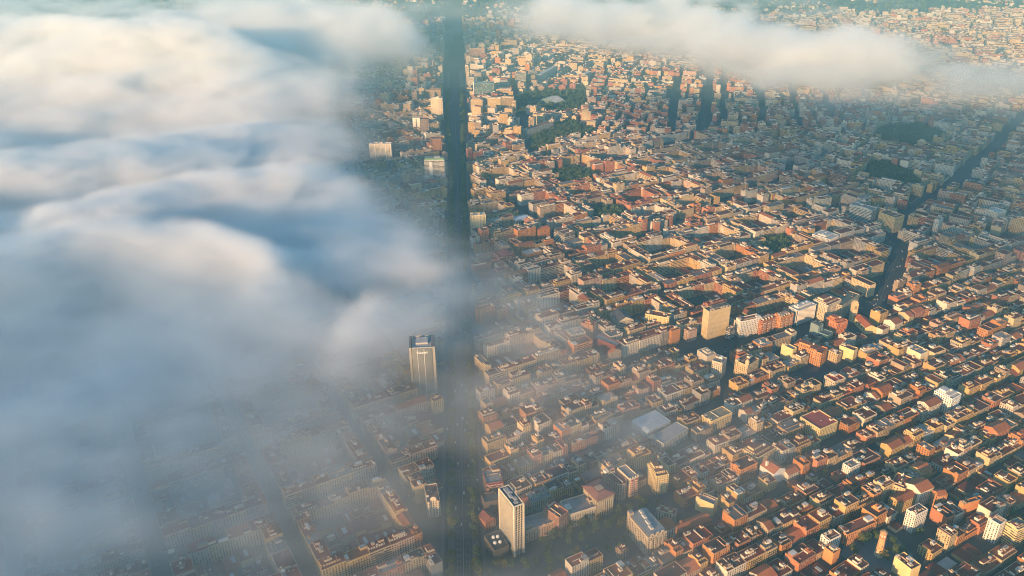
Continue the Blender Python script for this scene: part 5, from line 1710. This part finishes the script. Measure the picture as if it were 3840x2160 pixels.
edge = np.minimum.reduce([(X - bx0) / 200, (bx1 - X) / 200, (Y - by0) / 60, (by1 - Y) / 200])
den2 *= np.clip(edge, 0, 1)
den2[den2 < 2e-5] = 0

mc, vc = volume_mat("cloud_vapour", (.97, .975, .98), 1.0, .15)
me = bpy.data.meshes.new("low_cloud")
me.vertices.add(X.size)
me.vertices.foreach_set("co", np.stack([X, Y, Z], -1).astype(np.float32).ravel())
me.attributes.new("vapour", "FLOAT", "POINT").data.foreach_set("value", den2.astype(np.float32).ravel())
cl = bpy.data.objects.new("low_cloud", me); COL.objects.link(cl)
tag(cl, None, None, None, "stuff")
me.materials.append(mc)
ng = bpy.data.node_groups.new("cloud_grid", "GeometryNodeTree")
ng.interface.new_socket("Geometry", in_out="INPUT", socket_type="NodeSocketGeometry")
ng.interface.new_socket("Geometry", in_out="OUTPUT", socket_type="NodeSocketGeometry")
gi, gout = ng.nodes.new("NodeGroupInput"), ng.nodes.new("NodeGroupOutput")
vcube = ng.nodes.new("GeometryNodeVolumeCube")
vcube.inputs["Min"].default_value = (bx0, by0, bz0)
vcube.inputs["Max"].default_value = (bx0 + (nx - 1) * DX, by0 + (ny - 1) * DY, bz0 + (nz - 1) * DZ)
vcube.inputs["Resolution X"].default_value, vcube.inputs["Resolution Y"].default_value, vcube.inputs["Resolution Z"].default_value = nx, ny, nz
si = ng.nodes.new("GeometryNodeSampleIndex"); si.data_type = "FLOAT"; si.domain = "POINT"; si.clamp = True
na = ng.nodes.new("GeometryNodeInputNamedAttribute"); na.data_type = "FLOAT"; na.inputs["Name"].default_value = "vapour"
ps = ng.nodes.new("GeometryNodeInputPosition")
spx = ng.nodes.new("ShaderNodeSeparateXYZ")


def gm_(op, a, b):
    n = ng.nodes.new("ShaderNodeMath"); n.operation = op
    for i, v in enumerate((a, b)):
        if isinstance(v, bpy.types.NodeSocket): ng.links.new(v, n.inputs[i])
        else: n.inputs[i].default_value = v
    return n.outputs[0]


ng.links.new(ps.outputs[0], spx.inputs[0])
ii = [gm_("FLOOR", gm_("ADD", gm_("DIVIDE", gm_("SUBTRACT", spx.outputs[k], b), d), .5), 0.0) for k, (b, d) in enumerate(((bx0, DX), (by0, DY), (bz0, DZ)))]
index = gm_("ADD", gm_("MULTIPLY", gm_("ADD", gm_("MULTIPLY", ii[0], float(ny)), ii[1]), float(nz)), ii[2])
ng.links.new(gi.outputs[0], si.inputs["Geometry"])
ng.links.new(na.outputs[0], si.inputs["Value"])
ng.links.new(index, si.inputs["Index"])
ng.links.new(si.outputs[0], vcube.inputs["Density"])
sm_ = ng.nodes.new("GeometryNodeSetMaterial"); sm_.inputs["Material"].default_value = mc
ng.links.new(vcube.outputs[0], sm_.inputs["Geometry"])
ng.links.new(sm_.outputs[0], gout.inputs[0])
md = cl.modifiers.new("cloud_grid", "NODES"); md.node_group = ng

# unseen cloud banks, added and outlined to shade the misty corner and right-hand districts
mk, vk = volume_mat("shade_cloud_vapour", (.97, .975, .98), .0065, .2)
vk.inputs["Density Attribute"].default_value = ""
ZC = 860.0
off = np.array([math.sin(SUN_AZ), math.cos(SUN_AZ)]) * ZC / math.tan(SUN_EL)


def bank(name, target, thick_):
    """a lumpy closed slab of cloud whose shade falls on the target outline"""
    p = np.array(target, float) - off
    n = len(p)
    c = p.mean(0)
    lo, hi = p.min(0), p.max(0)
    V, Fc = [], []
    rings = 9
    g = random.Random(4)
    for r_ in range(rings + 1):
        t = r_ / rings
        for q in p:
            w_ = q * (1 - t * .999) + c * t * .999
            V.append((w_[0], w_[1], ZC + thick_ * (1 - (1 - t) ** 2.2) * (.8 + .4 * g.random())))
    top_n = len(V)
    for r_ in range(rings):
        for i in range(n): Fc.append((r_ * n + i, r_ * n + (i + 1) % n, (r_ + 1) * n + (i + 1) % n, (r_ + 1) * n + i))
    Fc.append(tuple(rings * n + i for i in range(n)))
    V2 = []
    for r_ in range(1, rings + 1):
        t = r_ / rings
        for q in p:
            w_ = q * (1 - t * .999) + c * t * .999
            V2.append((w_[0], w_[1], ZC - thick_ * .4 * (1 - (1 - t) ** 2.2)))
    b = len(V); V += V2
    for i in range(n): Fc.append((i, b + i, b + (i + 1) % n, (i + 1) % n))
    for r_ in range(rings - 1):
        for i in range(n): Fc.append((b + r_ * n + i, b + (r_ + 1) * n + i, b + (r_ + 1) * n + (i + 1) % n, b + r_ * n + (i + 1) % n))
    Fc.append(tuple(b + (rings - 1) * n + i for i in range(n))[::-1])
    me = bpy.data.meshes.new(name); me.from_pydata(V, [], Fc); me.materials.append(mk)
    o = bpy.data.objects.new(name, me); COL.objects.link(o); tag(o, None, None, None, "stuff")


def wavy(pts, amp, seed, step=90):
    g = random.Random(seed); out = []
    for a, b in zip(pts, pts[1:] + pts[:1]):
        a, b = np.array(a, float), np.array(b, float); k = max(1, int(np.hypot(*(b - a)) / step))
        for i in range(k): out.append(a + (b - a) * i / k + np.array([g.uniform(-amp, amp), g.uniform(-amp, amp)]))
    return out


gp = lambda L_: [tuple(G(*q)) for q in L_]
bank("added_shade_cloud", wavy(gp([(1460, 225), (1510, 275), (1640, 400), (1900, 500), (2100, 590), (2300, 700), (2560, 790), (2900, 740), (2900, 420), (2800, 290), (2200, 250), (1800, 235)]), 45, 3), 70)
mk = volume_mat("left_shade_cloud_vapour", (.97, .975, .98), .0042, .2)[0]
mk.node_tree.nodes["Principled Volume"].inputs["Density Attribute"].default_value = ""
bank("added_shade_cloud", wavy(gp([(-350, 1600), (1300, 1600), (1310, 1250), (1310, 1050), (1290, 940)]) + [(105, 1290), (20, 1420), (-75, 1540), (-230, 1640), (-560, 1900), (-950, 2350), (-1700, 2700), (-2600, 2900), (-2300, 1500)], 40, 9), 80)  # second added bank, dims the sun over the misty corner

# ------------------------------------------------------------------ traffic
def car_mesh(name, c):
    m = MB()
    m.box(0, 0, .28, .9, 2.15, .55, 0, c, c, tm=0)
    V = [(-.8, -1.2, .83), (.8, -1.2, .83), (.8, 1.7, .83), (-.8, 1.7, .83), (-.66, -.6, 1.42), (.66, -.6, 1.42), (.66, 1.2, 1.42), (-.66, 1.2, 1.42)]
    for a, b, c_, d in ((0, 1, 5, 4), (1, 2, 6, 5), (2, 3, 7, 6), (3, 0, 4, 7)): m.poly([V[a], V[b], V[c_], V[d]], (.02, .022, .025), 0, 0)
    m.poly([V[4], V[5], V[6], V[7]], c, 0, 0)
    for a in (-.82, .82):
        for b in (-1.35, 1.35):
            ring = [(a, b + .33 * math.cos(t), .33 + .33 * math.sin(t)) for t in np.linspace(0, 2 * math.pi, 10, endpoint=False)]
            m.poly(ring if a < 0 else ring[::-1], (.02, .02, .02), 0, 0)
            m.poly([(a + .02 * (1 if a > 0 else -1), q[1], q[2]) for q in ring], (.02, .02, .02), 0, 0)
    return m


CARS = []
for nm, c in (("white", (.75, .75, .74)), ("black", (.025, .025, .028)), ("silver", (.42, .43, .44)), ("red", (.35, .03, .025)), ("yellow and black", (.60, .42, .03))):
    o = car_mesh(nm, c).build("car"); me = o.data; bpy.data.objects.remove(o); CARS.append((nm, me))
cr = random.Random(21)


def car(x, y, head, where, grp):
    nm, me = CARS[cr.choices(range(5), [5, 3, 3, 1, 2])[0]]
    o = bpy.data.objects.new("car", me); COL.objects.link(o)
    o.location = (x, y, .17); o.rotation_euler = (0, 0, -head)
    tag(o, f"small {nm} car driving along {where}", "car", grp + ", " + nm)


for _ in range(70):
    y = cr.uniform(640, 1750); f = cr.choice([.12, .335, .40, .465, .535, .60, .665, .88])
    car(mid(y, f), y, math.atan(-.059) + (math.pi if f < .5 else 0), "the straight dark avenue", "cars on the avenue")
bl = np.array(LINES[1][1] + LINES[2][1][1:], float)
for _ in range(55):
    k = cr.randrange(len(bl) - 1); a, b = bl[k], bl[k + 1]; t = cr.random(); d = (b - a) / np.hypot(*(b - a)); n = np.array([d[1], -d[0]])
    off_ = cr.choice([-11, -7, -3.5, 3.5, 7, 11]); p = a + (b - a) * t + n * off_
    car(p[0], p[1], math.atan2(d[0], d[1]) + (0 if off_ > 0 else math.pi), "the wide curving boulevard", "cars on the boulevard")
